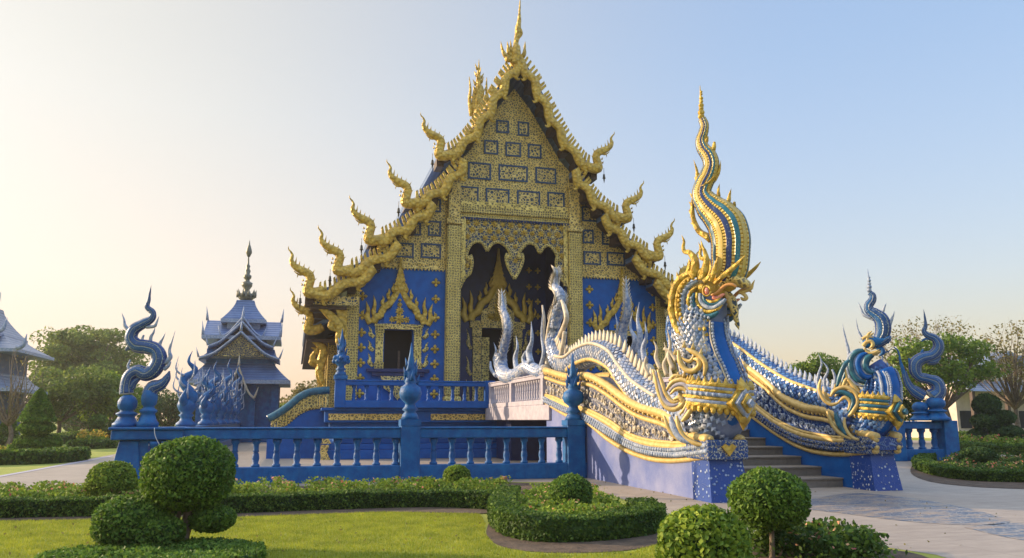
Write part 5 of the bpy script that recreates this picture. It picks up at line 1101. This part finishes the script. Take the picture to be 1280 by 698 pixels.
flowerbed(GP([(-80, 634), (140, 632), (300, 627), (470, 622), (620, 622), (640, 613), (560, 612), (300, 616), (-80, 622)]), 22000, .27, 'flower_bed', 'strip of pale flowering plants between the long hedge and the path', fl=.03, m=LEAFL)
flowerbed(GP([(925, 684), (1000, 682), (1070, 689), (1110, 700), (1090, 712), (930, 700)]), 7000, .3, 'flower_bed', 'leafy flowering plants in the near right corner under the lollipop tree', fl=.015, m=LEAFH)
def ball_bush(name, label, px, py, r, n, size, m, flat=1., z=None, trunk=None, cat='bush', group=None):
    """px, py is the middle of the ball; it stands on the ground at depth given by z"""
    t = thing(name, label, cat, (z[0], z[1], 0), group)
    mb = MB(); mb.tube([Vector((z[0], z[1], 0)), Vector((z[0] + .015, z[1], z[2] * .5)), Vector((z[0], z[1], z[2]))], [trunk or .05, (trunk or .05) * .8, (trunk or .05) * .6], 8); mb.build('trunk', BARK, t)
    clump('foliage', z, (r, r, r * flat), n, size, m, t); return t
def at_depth(px, py, gy, gx=None):
    """centre of a ball seen at px, py standing on ground seen at gx, gy"""
    g = G(gx if gx is not None else px, gy); k = math.hypot(g.x, g.y); r = ray(px, py); s = k / math.hypot(r.x, r.y); p = O + r * s; return (p.x, p.y, p.z), M(p)
# three tier topiary on its ring hedge
g0 = G(222, 690); t = thing('cloud_topiary', 'large dark three part topiary with a big ball on top in the near left lawn', 'topiary', tuple(g0))
k = lambda x, y, dv=0: (lambda r: O + r * (math.hypot(g0.x, g0.y) / math.hypot(r.x, r.y)) + Vector((YAW and math.sin(YAW) * dv, math.cos(YAW) * dv, 0)))(ray(x, y)); sc = M(k(237, 600))
mb = MB(); mb.tube([g0, k(232, 660), k(237, 640), k(236, 610)], [.09, .075, .07, .06], 8); mb.tube([k(228, 670), k(210, 655), k(175, 650)], [.06, .05, .03], 6); mb.tube([k(232, 655), k(250, 655), k(264, 648)], [.05, .04, .03], 6)
for a, b in ((215, 640), (222, 652), (246, 640)): mb.tube([g0, k(a, b), k(a + 8, b - 30)], [.04, .03, .02], 6)
mb.build('trunk', BARK, t)
clump('crown', k(236.5, 592), (55.5 * sc, 55.5 * sc, 46 * sc), 9000, .026, LEAF, t)
clump('crown', k(166, 654), (46 * sc, 40 * sc, 33 * sc), 5600, .026, LEAF, t)
clump('crown', k(265, 648), (29 * sc, 27 * sc, 17 * sc), 2400, .026, LEAF, t)
clump('crown', k(205, 664, -.25), (34 * sc, 26 * sc, 22 * sc), 2600, .026, LEAF, t)
rg = []
c = G(194, 706)
for i in range(13): a = 2 * math.pi * i / 12; rg.append((c.x + math.cos(a) * .93, c.y + math.sin(a) * .72))
hedge(rg, .5, .14, 3000, .024, LEAF, 'ring_hedge', 'low round clipped hedge at the foot of the three part topiary')
flowerbed([(c.x + math.cos(a) * .8, c.y + math.sin(a) * .6) for a in [i * .5236 for i in range(12)]], 3500, .12, 'undergrowth', 'green undergrowth inside the ring hedge', fl=0, m=LEAF, size=.026)
z, s_ = at_depth(140, 602, 628); ball_bush('ball_bush', 'bright green ball bush in the flower strip left of the three part topiary', 140, 602, 29 * s_, 4200, .035, LEAFL, .85, z)
z, s_ = at_depth(571, 597, 612); ball_bush('ball_bush', 'small lime green ball bush in the flower strip in front of the balustrade', 571, 597, 17 * s_, 2600, .035, LEAFL, .9, z)
z, s_ = at_depth(713, 617, 642); ball_bush('ball_bush', 'dark ball bush with small pink flowers inside the curved hedge', 713, 617, 27 * s_, 4600, .028, LEAF, .88, z)
z, s_ = at_depth(880, 686, 742); ball_bush('ball_bush', 'big bright green ball bush at the bottom edge of the view', 880, 686, 57 * s_, 5200, .034, LEAFL, .92, z)
z, s_ = at_depth(961, 624, 704); ball_bush('lollipop_tree', 'small round headed tree on a slim bare stem near the foot of the stair', 961, 624, 49 * s_, 5600, .026, LEAF, .77, z, .035, 'small tree')
# lawn blades
lawn = GP([(-110, 654), (0, 652), (300, 647), (480, 640.5), (600, 643), (607, 655), (606, 668), (621, 684), (660, 692), (720, 694), (790, 690.5), (838, 677), (872, 692), (900, 800), (-110, 800)])
nb = 210000; X = polysample(lawn, nb); d = np.hypot(X[:, 0], X[:, 1])
ok = ~inpoly(X[:, 0], X[:, 1], [tuple(p)[:2] for p in GP([(70, 712), (115, 692), (200, 683), (295, 690), (322, 704), (260, 760), (100, 760)])]); X = X[ok]; nb = len(X)
h = rng.uniform(.018, .045, nb); a = rng.uniform(0, 6.283, nb); w = .004; bx = np.cos(a) * w; by = np.sin(a) * w; lx = rng.normal(size=nb) * .014; ly = rng.normal(size=nb) * .014
V = np.stack([np.stack([X[:, 0] - bx, X[:, 1] - by, np.zeros(nb)], 1), np.stack([X[:, 0] + bx, X[:, 1] + by, np.zeros(nb)], 1), np.stack([X[:, 0] + lx, X[:, 1] + ly, h], 1)], 1).reshape(-1, 3)
me = bpy.data.meshes.new('lawn_grass'); me.vertices.add(len(V)); me.vertices.foreach_set('co', V.ravel()); me.loops.add(3 * nb); me.loops.foreach_set('vertex_index', np.arange(3 * nb, dtype=np.int32))
me.polygons.add(nb); me.polygons.foreach_set('loop_start', np.arange(0, 3 * nb, 3, dtype=np.int32)); me.update(calc_edges=True); me.materials.append(BLADE)
tag(link('lawn_grass', me), 'short yellow green grass of the front lawn', 'grass', None, 'stuff')
fl = np.concatenate([polysample(lawn, 260), polysample(GP([(640, 604), (720, 604), (822, 640), (835, 668), (1000, 672), (1230, 700), (1280, 640), (1060, 616), (735, 594)]), 130)]); fz = np.where(np.arange(len(fl)) < 260, .035, .012)
tag(leafmesh('fallen_leaves', np.column_stack([fl, fz]), np.tile([0, 0, 1.5], (len(fl), 1)), .022, [LEAFY]), 'dry leaves scattered over the lawn and paving', 'leaf litter', None, 'stuff')
# ------------------------------------------------------------------ left garden
def tiered(name, label, g, parts, trunk, n=2600, size=.05, m=LEAF, cat='topiary', group=None):
    """parts: (px, py, rx, rz[, 'cone']) seen at the depth of the ground point g"""
    g = G(*g); kk = math.hypot(g.x, g.y); q = lambda x, y: (lambda r: O + r * (kk / math.hypot(r.x, r.y)))(ray(x, y)); t = thing(name, label, cat, tuple(g), group)
    top = q(parts[0][0], parts[0][1]); s_ = M(top); mb = MB(); mb.tube([g, g.lerp(top, .5), top], [trunk, trunk * .8, trunk * .5], 8); mb.build('trunk', BARK, t)
    for p in parts:
        c = q(p[0], p[1]); rx, rz = p[2] * s_, p[3] * s_
        if len(p) > 4:
            nn = n * 2; u = rng.random(nn) ** .6; a = rng.uniform(0, 6.283, nn); prof = np.minimum(u * 1.05, 1) * np.where(u > .9, (1 - u) * 4 + .6, 1.)
            r = rx * (u ** .8) * rng.uniform(.9, 1.04, nn); zz = c.z + rz - 2 * rz * u
            P = np.stack([c.x + np.cos(a) * r, c.y + np.sin(a) * r, zz], 1); Q = np.stack([np.cos(a), np.sin(a), 0 * a + .4], 1)
            mb = MB(); mb.lathe((c.x, c.y, c.z), [(rx * .04, rz * .93), (rx * .45, rz * .25), (rx * .82, -rz * .6), (rx * .86, -rz * .9), (rx * .2, -rz * .95)], 12)
            leafmesh('crown', P, Q, size, [m, LEAFD], t, (mb.v, mb.f, 1))
        else: clump('crown', c, (rx, rx, rz), n, size, m, t)
    return t
tiered('cone_topiary', 'tall pointed topiary over two clipped tiers in the left garden', (47, 572), [(49, 506, 20, 20, 'cone'), (46, 535, 20, 8), (36, 552, 15, 8), (60, 554, 15, 9), (24, 562, 12, 6)], .12, 2400, .09)
tiered('cone_topiary', 'plain green cone bush at the far left edge', (10, 560), [(11, 531, 13, 24, 'cone')], .1, 2200, .11)
tiered('ball_topiary', 'lollipop topiary with domed head behind the left path', (116, 545), [(117, 506, 12, 11)], .12, 1700, .13)
tiered('ball_topiary', 'two ball topiary in a yellow flower bed beside the left path', (123, 553), [(123, 528, 11, 9), (123, 541, 10, 8)], .1, 1500, .12)
tiered('ball_bush', 'dark round bush between the cone topiary and the lollipop', (91, 541), [(91, 532, 11, 8)], .1, 1500, .13, LEAFD, 'bush')
tiered('cone_topiary', 'dark clipped mound half hidden behind the lollipop topiary', (86, 540), [(84, 517, 14, 18)], .1, 1700, .15, LEAFD)
tiered('ball_bush', 'bush tucked against the balustrade pier at the end of the left beds', (137, 555), [(140, 538, 9, 13), (148, 548, 10, 12)], .1, 1200, .1, LEAFD, 'bush')
def bed(pts, w, h, dens, size, m, label): return hedge(GP(pts), w, h * .72, dens, size, m, 'clipped_hedge', label)
bed([(-70, 583), (0, 581), (60, 579), (93, 575)], 1.1, .62, 500, .07, LEAFH, 'low hedge round the foot of the pointed topiary on the left')
bed([(92, 562), (120, 561), (146, 560)], 1.1, .55, 300, .09, LEAFH, 'small hedge edging the yellow flower bed on the left')
bed([(-40, 562), (20, 560), (60, 556), (110, 548)], 1.4, .7, 220, .12, LEAFH, 'far hedge line crossing the left garden behind the pointed topiary')
flowerbed(GP([(96, 557), (146, 556), (146, 550), (100, 551)]), 3500, .8, 'flower_bed', 'yellow flowers in the small bed by the left path', fl=.3, petal=PETALY, size=.1)
flowerbed(GP([(-40, 573), (80, 571), (75, 565), (-40, 566)]), 4500, .35, 'flower_bed', 'pale flowers behind the left hedge', fl=.2, petal=PETALY, size=.08)
sheet('path_kerb', [tuple(p) for p in GP([(-60, 603), (0, 597), (60, 586), (110, 577), (141, 571), (141, 570), (110, 575.5), (60, 584.5), (0, 595), (-60, 601)])], .012, GREYST)
# ------------------------------------------------------------------ right garden
bed([(1330, 605), (1280, 603), (1220, 601), (1175, 594), (1152, 584), (1165, 575), (1190, 572)], .5, .38, 1600, .035, LEAFH, 'curved hedge round the near right bed with the low mound')
sheet('soil_bed', [tuple(p) for p in spline(GP([(1330, 614), (1280, 612), (1215, 609), (1160, 602), (1138, 590), (1150, 576), (1190, 570), (1290, 575), (1330, 614)]), 0, 5)[0][:-1]], .012, SOIL)
flowerbed(GP([(1165, 590), (1200, 597), (1300, 600), (1320, 582), (1200, 575)]), 9000, .34, 'flower_bed', 'green plants with a few pale flowers inside the near right hedge', fl=.05, m=LEAFH, size=.04)
tiered('ball_bush', 'low dark dome bush in the near right bed', (1222, 588), [(1223, 571, 21, 12)], .1, 3000, .045, LEAFD, 'bush'); tiered('ball_bush', 'small dark dome bush at the right edge of the near right bed', (1270, 590), [(1268, 580, 12, 7)], .08, 1500, .045, LEAFD, 'bush')
tiered('cloud_topiary', 'tall layered topiary with mushroom head in the right garden', (1235, 556), [(1233, 507, 16, 14), (1234, 527, 18, 12), (1258, 541, 19, 9), (1222, 543, 10, 7), (1256, 522, 12, 8)], .14, 2600, .10, LEAFD)
bed([(1330, 572), (1280, 569), (1230, 567), (1187, 563)], 1., .6, 420, .07, LEAFH, 'straight hedge behind the near right bed under the layered topiary')
flowerbed(GP([(1195, 560), (1300, 563), (1300, 556), (1200, 554)]), 5000, .6, 'flower_bed', 'flowering ground plants under the layered topiary', fl=.04, size=.08)
bed([(1186, 551), (1230, 550), (1262, 549)], 1.2, .8, 250, .11, LEAFH, 'far hedge line in the right garden')
flowerbed(GP([(1186, 546), (1290, 546), (1290, 541), (1186, 541)]), 4000, 1., 'flower_bed', 'lime ground plants in the far right garden', fl=.02, m=LEAFL, size=.14)
for i, (x, y, rx, rz, gy, lb) in enumerate(((1193, 524, 10, 7, 536, 'flat dark round bush just right of the short balustrade'), (1215, 526, 7, 7, 535, 'small pale round bush left of the layered topiary'), (1192, 512, 9, 8, 534, 'tall loose shrub behind the flat round bush'))):
    tiered('ball_bush', lb, (x, gy), [(x, y, rx, rz)], .1, 1500, .16, [LEAFD, LEAFL, LEAFT][i], 'bush')
tiered('cone_tree', 'tall yellowish cone shaped cypress near the right edge', (1266, 537), [(1266, 503, 12, 30, 'cone')], .15, 2400, .2, LEAFL, 'tree'); tiered('cone_tree', 'dark cone shaped bush behind the layered topiary', (1252, 537), [(1251, 518, 12, 17, 'cone')], .12, 1800, .18, LEAFD, 'tree')
tiered('ball_topiary', 'dark round shrub cut off by the right edge', (1280, 540), [(1284, 512, 12, 14), (1284, 530, 12, 9)], .12, 1600, .16, LEAFD)
t = thing('garden_post', 'leaning pale wooden post beside the right cone tree', 'post', tuple(G(1268, 540))); p = G(1268, 540); mb = MB(); mb.tube([p, PP(1262, 497, p, Vector((math.sin(YAW), math.cos(YAW), 0)))], [.14, .1], 8, 0, raw=True); mb.tube([p + Vector((.6, 0, 0)), PP(1270, 520, p, Vector((math.sin(YAW), math.cos(YAW), 0)))], [.08, .06], 6, 0, raw=True); mb.build('pole', WHITEW, t)
# ------------------------------------------------------------------ trees beyond
def far(px, depth): r = ray(px, 525); s = depth / (r.x * math.sin(YAW) + r.y * math.cos(YAW)); return Vector((r.x * s, r.y * s, 0))
gT = 'trees beyond the garden'
tree('broad_tree', 'big broad hazy rain tree rising behind the left garden', far(108, 95), 4.0, (6.2, 3.6, 8.6), 60, 330, .20, LEAFT, .5, 1.7, gT, 9, .6, 3)
tree('leafy_tree', 'lower sunlit leafy tree in front of the big rain tree on the left', far(72, 62), 1.6, (3.4, 2.1, 3.7), 44, 240, .13, LEAFT, .22, 1.0, gT, 9, .7, 5, 6)
tree('leafy_tree', 'yellow green bushy tree behind the left serpent figure', far(140, 66), 1.5, (2.6, 1.7, 3.4), 30, 230, .14, LEAFR, .2, 1.0, gT, 7, .7, 8)
tree('leafy_tree', 'dark leafy tree filling the gap behind the lollipop topiary', far(112, 78), 1.2, (4.2, 1.7, 2.6), 30, 260, .16, LEAFD, .2, 1.2, gT, 7, .7, 9)
tree('leafy_tree', 'dark tree behind the row of blue serpent figures', far(205, 80), 1.2, (4.6, 1.8, 2.6), 34, 240, .16, LEAFD, .2, 1.2, gT, 7, .7, 10)
tree('bare_tree', 'grey bare branched tree in front of the left temple building', far(12, 46), 1.5, (2.0, 2.0, 3.6), 26, 14, .06, LEAFY, .16, .8, gT, 20, .7, 11, 6)
tree('leafy_tree', 'dry leafy tree showing between the small pavilion and the big temple', far(392, 75), 1.8, (2.6, 1.5, 3.6), 24, 150, .15, LEAFY, .2, .9, gT, 7, .7, 12, 4)
tree('leafy_tree', 'low green bushes behind the curved side stair', far(365, 70), .8, (3.6, 1.2, 1.8), 22, 240, .14, LEAFT, .16, 1., gT, 6, .7, 13)
tree('rounded_tree', 'green round crowned tree standing behind the right serpent wall', far(1026, 62), 3.2, (1.75, 1.5, 5.3), 30, 230, .11, LEAFR, .2, .75, gT, 8, .7, 14)
tree('bare_tree', 'thin dry twiggy tree behind the right stair wall left of the round tree', far(988, 70), 2., (2.4, 1.6, 3.8), 26, 24, .09, LEAFY, .12, .8, gT, 12, .7, 15, 12)
tree('leafy_tree', 'olive green bush tree between the right serpent and the short balustrade figure', far(1117, 58), 1.2, (1.6, 1.8, 3.0), 24, 260, .12, LEAFT, .18, .8, gT, 6, .8, 16)
tree('spreading_tree', 'leafy spreading tree with leaning trunk behind the right blue figure', far(1185, 56), 2.6, (3.6, 1.9, 5.6), 46, 190, .13, LEAFR, .26, .95, gT, 12, .6, 17, 6)
tree('bare_tree', 'tall sparse tree with dry buds above the right blue figure', far(1165, 75), 4., (5.2, 3.2, 8.2), 70, 26, .12, LEAFY, .28, 1.1, gT, 16, .7, 18, 40)
tree('bare_tree', 'sparse dry budded tree at the right edge in front of the house', far(1272, 58), 2.6, (3.6, 2.6, 6.0), 60, 34, .11, LEAFY, .22, 1., gT, 14, .7, 19, 34)
for i, (px, dp, rr, lb) in enumerate(((-20, 120, 6, 'far dark tree at the left edge of the horizon'), (260, 125, 6, 'far tree behind the small pavilion'), (330, 120, 6, 'far tree right of the small pavilion'), (1060, 130, 7, 'far tree behind the right serpent'), (1140, 120, 7, 'far low trees behind the short balustrade'), (1230, 125, 7, 'far tree behind the right house'), (960, 130, 7, 'far tree behind the right stair wall'))):
    tree('far_tree', lb, far(px, dp), 1.4, (rr, 2.0, 2.6), 30, 160, .25, LEAFT if i % 2 else LEAFD, .3, 1.7, gT, 5, .7, 30 + i)
# ------------------------------------------------------------------ other buildings
def curved_roof(mb, c, w0, d0, w1, d1, z0, z1, sag=.25, m=0, n=6):
    """hipped roof with sagging slopes from eave rectangle (w0, d0) to top rectangle (w1, d1)"""
    R_ = []
    for i in range(n + 1):
        f = i / n; k = f ** (1 - sag) if 0 else 1 - (1 - f) ** (1 + sag * 2); w = w0 + (w1 - w0) * k; d = d0 + (d1 - d0) * k; z = z0 + (z1 - z0) * f
        R_.append([c + Vector((a * w / 2, b * d / 2, z)) for a, b in ((-1, -1), (1, -1), (1, 1), (-1, 1))])
    mb.loft(R_, m, False)
def gable(mb, c, w, z0, z1, y, dep, m=0, th=.22, mt=1):
    """swept gable: two curved slopes with pale barge edges"""
    for s in (-1, 1):
        P, _ = spline([c + Vector((0, y, z1)), c + Vector((s * w * .16, y, z0 + (z1 - z0) * .58)), c + Vector((s * w * .32, y, z0 + (z1 - z0) * .2)), c + Vector((s * w * .5, y, z0))], 0, 4)
        mb.prism([p + Vector((0, 0, .05)) for p in P] + [p - Vector((0, 0, th)) for p in P[::-1]], (0, dep, 0), m); mb.tube([p + Vector((0, -.04, -.06)) for p in P], .08, 6, mt, raw=True); mb.spike(P[-1], P[-1] + Vector((s * .25, 0, .8)), .09, mt)
    mb.spike(c + Vector((0, y, z1)), c + Vector((0, y, z1 + .8)), .12, mt)
pc = far(299, 62); pv = thing('small_pavilion', 'small blue tiered pavilion with tall ringed golden spire left of the temple', 'pavilion', tuple(pc)); ms = M(pc); z_ = lambda y: PP(299, y, pc, Vector((math.sin(YAW), math.cos(YAW), 0))).z
mb = MB()
for a, b in ((-2.6, -2.6), (2.6, -2.6), (-2.6, 2.6), (2.6, 2.6), (-1, -2.7), (1, -2.7)): mb.box(pc.x + a - .25, pc.x + a + .25, pc.y + b - .25, pc.y + b + .25, 0, z_(478))
mb.box(pc.x - 3, pc.x + 3, pc.y - 3, pc.y + 3, 0, 1.); mb.build('base', BLUE2, pv)
mb = MB(); mb.box(pc.x - 2.4, pc.x + 2.4, pc.y - 2.4, pc.y + 2.4, .9, z_(440)); mb.build('wall', BLUE2, pv)
mb = MB(); curved_roof(mb, pc, 7.2, 7.2, 4.2, 4.2, z_(478), z_(446)); mb.prism([pc + Vector((-2.75, -2.3, z_(424))), pc + Vector((-2.75, 0, z_(402))), pc + Vector((-2.75, 2.3, z_(424)))], (5.5, 0, 0)); curved_roof(mb, pc, 5.0, 5.0, 3.4, 3.4, z_(447), z_(426)); curved_roof(mb, pc, 3.2, 3.2, 1.3, 1.3, z_(402), z_(377)); mb.build('roof', ROOF, pv)
mb = MB()
for w, y in ((7.3, 478), (5.1, 447.5), (5.6, 424.5), (3.3, 402.5)): mb.box(pc.x - w / 2, pc.x + w / 2, pc.y - w / 2, pc.y + w / 2, z_(y) - .25, z_(y) + .02)
mb.box(pc.x - 1.2, pc.x + 1.2, pc.y - 1.2, pc.y + 1.2, z_(422), z_(402)); mb.build('eave_trim', SILVER, pv)
mb = MB()
for sx in (-2.75, 2.75):
    for yy in (-2.3, 0): p = pc + Vector((sx, yy, z_(424) if yy else z_(402))); mb = MB(); mb.spike(p, p + Vector((.12 * (1 if sx > 0 else -1), 0, 1.1)), .13); mb.build('roof_horn', SILVER, pv)

mb = MB(); gable(mb, pc, 5.6, z_(452), z_(420), -3.6, 4.); gable(mb, pc, 4.6, z_(437), z_(407), -2.9, 4.); gable(mb, pc, 3., z_(424), z_(400), -2.3, 3.); mb.build('gable_roof', [ROOF, SILVER], pv)
mb = MB(); mb.prism([pc + Vector((-1.9, -3.3, z_(450))), pc + Vector((1.9, -3.3, z_(450))), pc + Vector((0, -3.3, z_(424)))], (0, .1, 0)); mb.build('gable_panel', FILV, pv)
mb = MB(); q0_ = [(5.6, 377), (9.5, 374), (11.5, 368), (8, 371), (5, 366), (3.2, 363), (6.8, 358), (7.2, 354), (3.4, 352), (3, 350), (5, 348), (5.4, 345), (2.6, 343), (3.8, 339), (2, 336), (3, 333), (1.5, 331), (1.2, 328), (.7, 322), (1.8, 321), (4.2, 316), (3.4, 312), (1.2, 306), (.1, 300)]
mb.lathe((pc.x, pc.y, 0), [(r * ms * .95, z_(y)) for r, y in q0_], 16)
for i in range(10): a = i * .628; p = pc + Vector((math.cos(a) * 10 * ms, math.sin(a) * 10 * ms, z_(372))); mb.spike(p, p + Vector((math.cos(a) * .12, math.sin(a) * .12, .6)), .16)
mb.build('spire', plain('weathered_bronze', (.10, .10, .075), (.2, .19, .13), .45, .2, 6, .5), pv)
mb = MB(); gable(mb, pc, 2.4, 3.2, z_(462), -3.9, 1.2); mb.build('porch_arch', [ROOF, CREAM], pv)
# temple hall cut by the left edge
lc = far(-66, 52); hl = thing('temple_hall', 'pale blue roofed temple hall cut off by the left edge of the view', 'temple', tuple(lc)); zz = lambda y: PP(10, y, lc, Vector((math.sin(YAW), math.cos(YAW), 0))).z
mb = MB(); curved_roof(mb, lc, 9.4, 8, 6.6, 4, zz(440), zz(419.5)); curved_roof(mb, lc, 6.4, 6, 4.2, 2.5, zz(419), zz(384)); curved_roof(mb, lc, 9, 8, 7, 6, zz(487), zz(468)); mb.build('roof', ROOFG, hl)
mb = MB(); mb.box(lc.x - 3.6, lc.x + 3.4, lc.y - 3, lc.y + 3, 0, zz(440)); mb.build('wall', plain('slate_wall', (.07, .1, .18), (.13, .17, .26), .7), hl)
for x in (-3.4, -1.2, 1.2, 3.6): mb = MB(); mb.box(lc.x + x - .25, lc.x + x + .25, lc.y - 4.1, lc.y - 3.6, 0, zz(487)); mb.build('column', BLUE2, hl)
mb = MB()
for w, d, y in ((9.5, 8.1, 440), (6.5, 6.1, 419.5), (9.1, 8.1, 487)): mb.box(lc.x - w / 2, lc.x + w / 2, lc.y - d / 2, lc.y + d / 2, zz(y) - .2, zz(y) + .01)
for x, y, d in ((4.7, 440, 4), (3.2, 419, 3), (2.1, 384, 1.2)): p = lc + Vector((x, -d, zz(y))); mb.tube([p, p + Vector((.35, 0, .2)), p + Vector((.5, 0, .9))], [.16, .14, .02], 6)
mb.build('eave_trim', SILVER, hl)
# house on the right
hc = far(1262, 72); hs = thing('garden_house', 'low cream house with blue grey gable roof beyond the right garden', 'house', tuple(hc)); hz = lambda y: PP(1240, y, hc, Vector((math.sin(YAW), math.cos(YAW), 0))).z
mb = MB(); mb.box(hc.x - 5.6, hc.x + 8, hc.y, hc.y + 8, 0, hz(478)); mb.prism([hc + Vector((-4.6, -.2, hz(477))), hc + Vector((4.2, -.2, hz(477))), hc + Vector((-.2, -.2, hz(446)))], (0, .3, 0)); mb.build('wall', WHITEW, hs)
mb = MB(); 
for s in (-1, 1): p0, p1 = hc + Vector((-.2, -1, hz(440))), hc + Vector((s * 5.2 - .2, -1, hz(478))); mb.prism([p0, p1, p1 - Vector((0, 0, .3)), p0 - Vector((0, 0, .3))], (0, 10, 0))
mb.prism([hc + Vector((-6.2, -2.4, hz(491))), hc + Vector((9, -2.4, hz(491))), hc + Vector((9, 0, hz(477))), hc + Vector((-6.2, 0, hz(477)))], (0, .1, .12)); mb.prism([hc + Vector((1, 1, hz(478))), hc + Vector((9, 1, hz(478))), hc + Vector((8, 5, hz(437))), hc + Vector((2.5, 5, hz(437)))], (0, .3, 0)); mb.build('roof', ROOFG, hs)
mb = MB()
for x in (-5.8, -2.2, 1.4, 5., 8.4): mb.box(hc.x + x - .15, hc.x + x + .15, hc.y - 2.2, hc.y - 1.9, 0, hz(490))
mb.build('post', WOOD, hs)
for x in (-4.4, -1.4, 2., 5.): mb = MB(); mb.box(hc.x + x - .9, hc.x + x + .9, hc.y - .06, hc.y, .9, 2.4); mb.build('window', DARK, hs)
# loose white cord on the left rail
t = MB(); t.tube([PV(193, 535, 21.6), PV(194, 545, 21.55), PV(199, 556, 21.5), PV(201, 562, 21.5)], .008, 5, 0); o = t.build('loose_cord', STRING); tag(o, 'thin white cord hanging over the left end of the front balustrade', 'cord')
# ------------------------------------------------------------------ morning haze
mb = MB(); mb.box(-260, 260, -40, 420, -1, 32); m = bpy.data.materials.new('haze_air'); m.use_nodes = True; t_ = m.node_tree; t_.nodes.remove(t_.nodes['Principled BSDF'])
pvn = t_.nodes.new('ShaderNodeVolumePrincipled'); pvn.inputs['Color'].default_value = (1, .95, .88, 1); pvn.inputs['Density'].default_value = .0005; pvn.inputs['Anisotropy'].default_value = .35
t_.links.new(pvn.outputs[0], t_.nodes['Material Output'].inputs['Volume']); tag(mb.build('haze', m), 'thin warm morning haze hanging over the whole garden', 'haze', None, 'stuff')
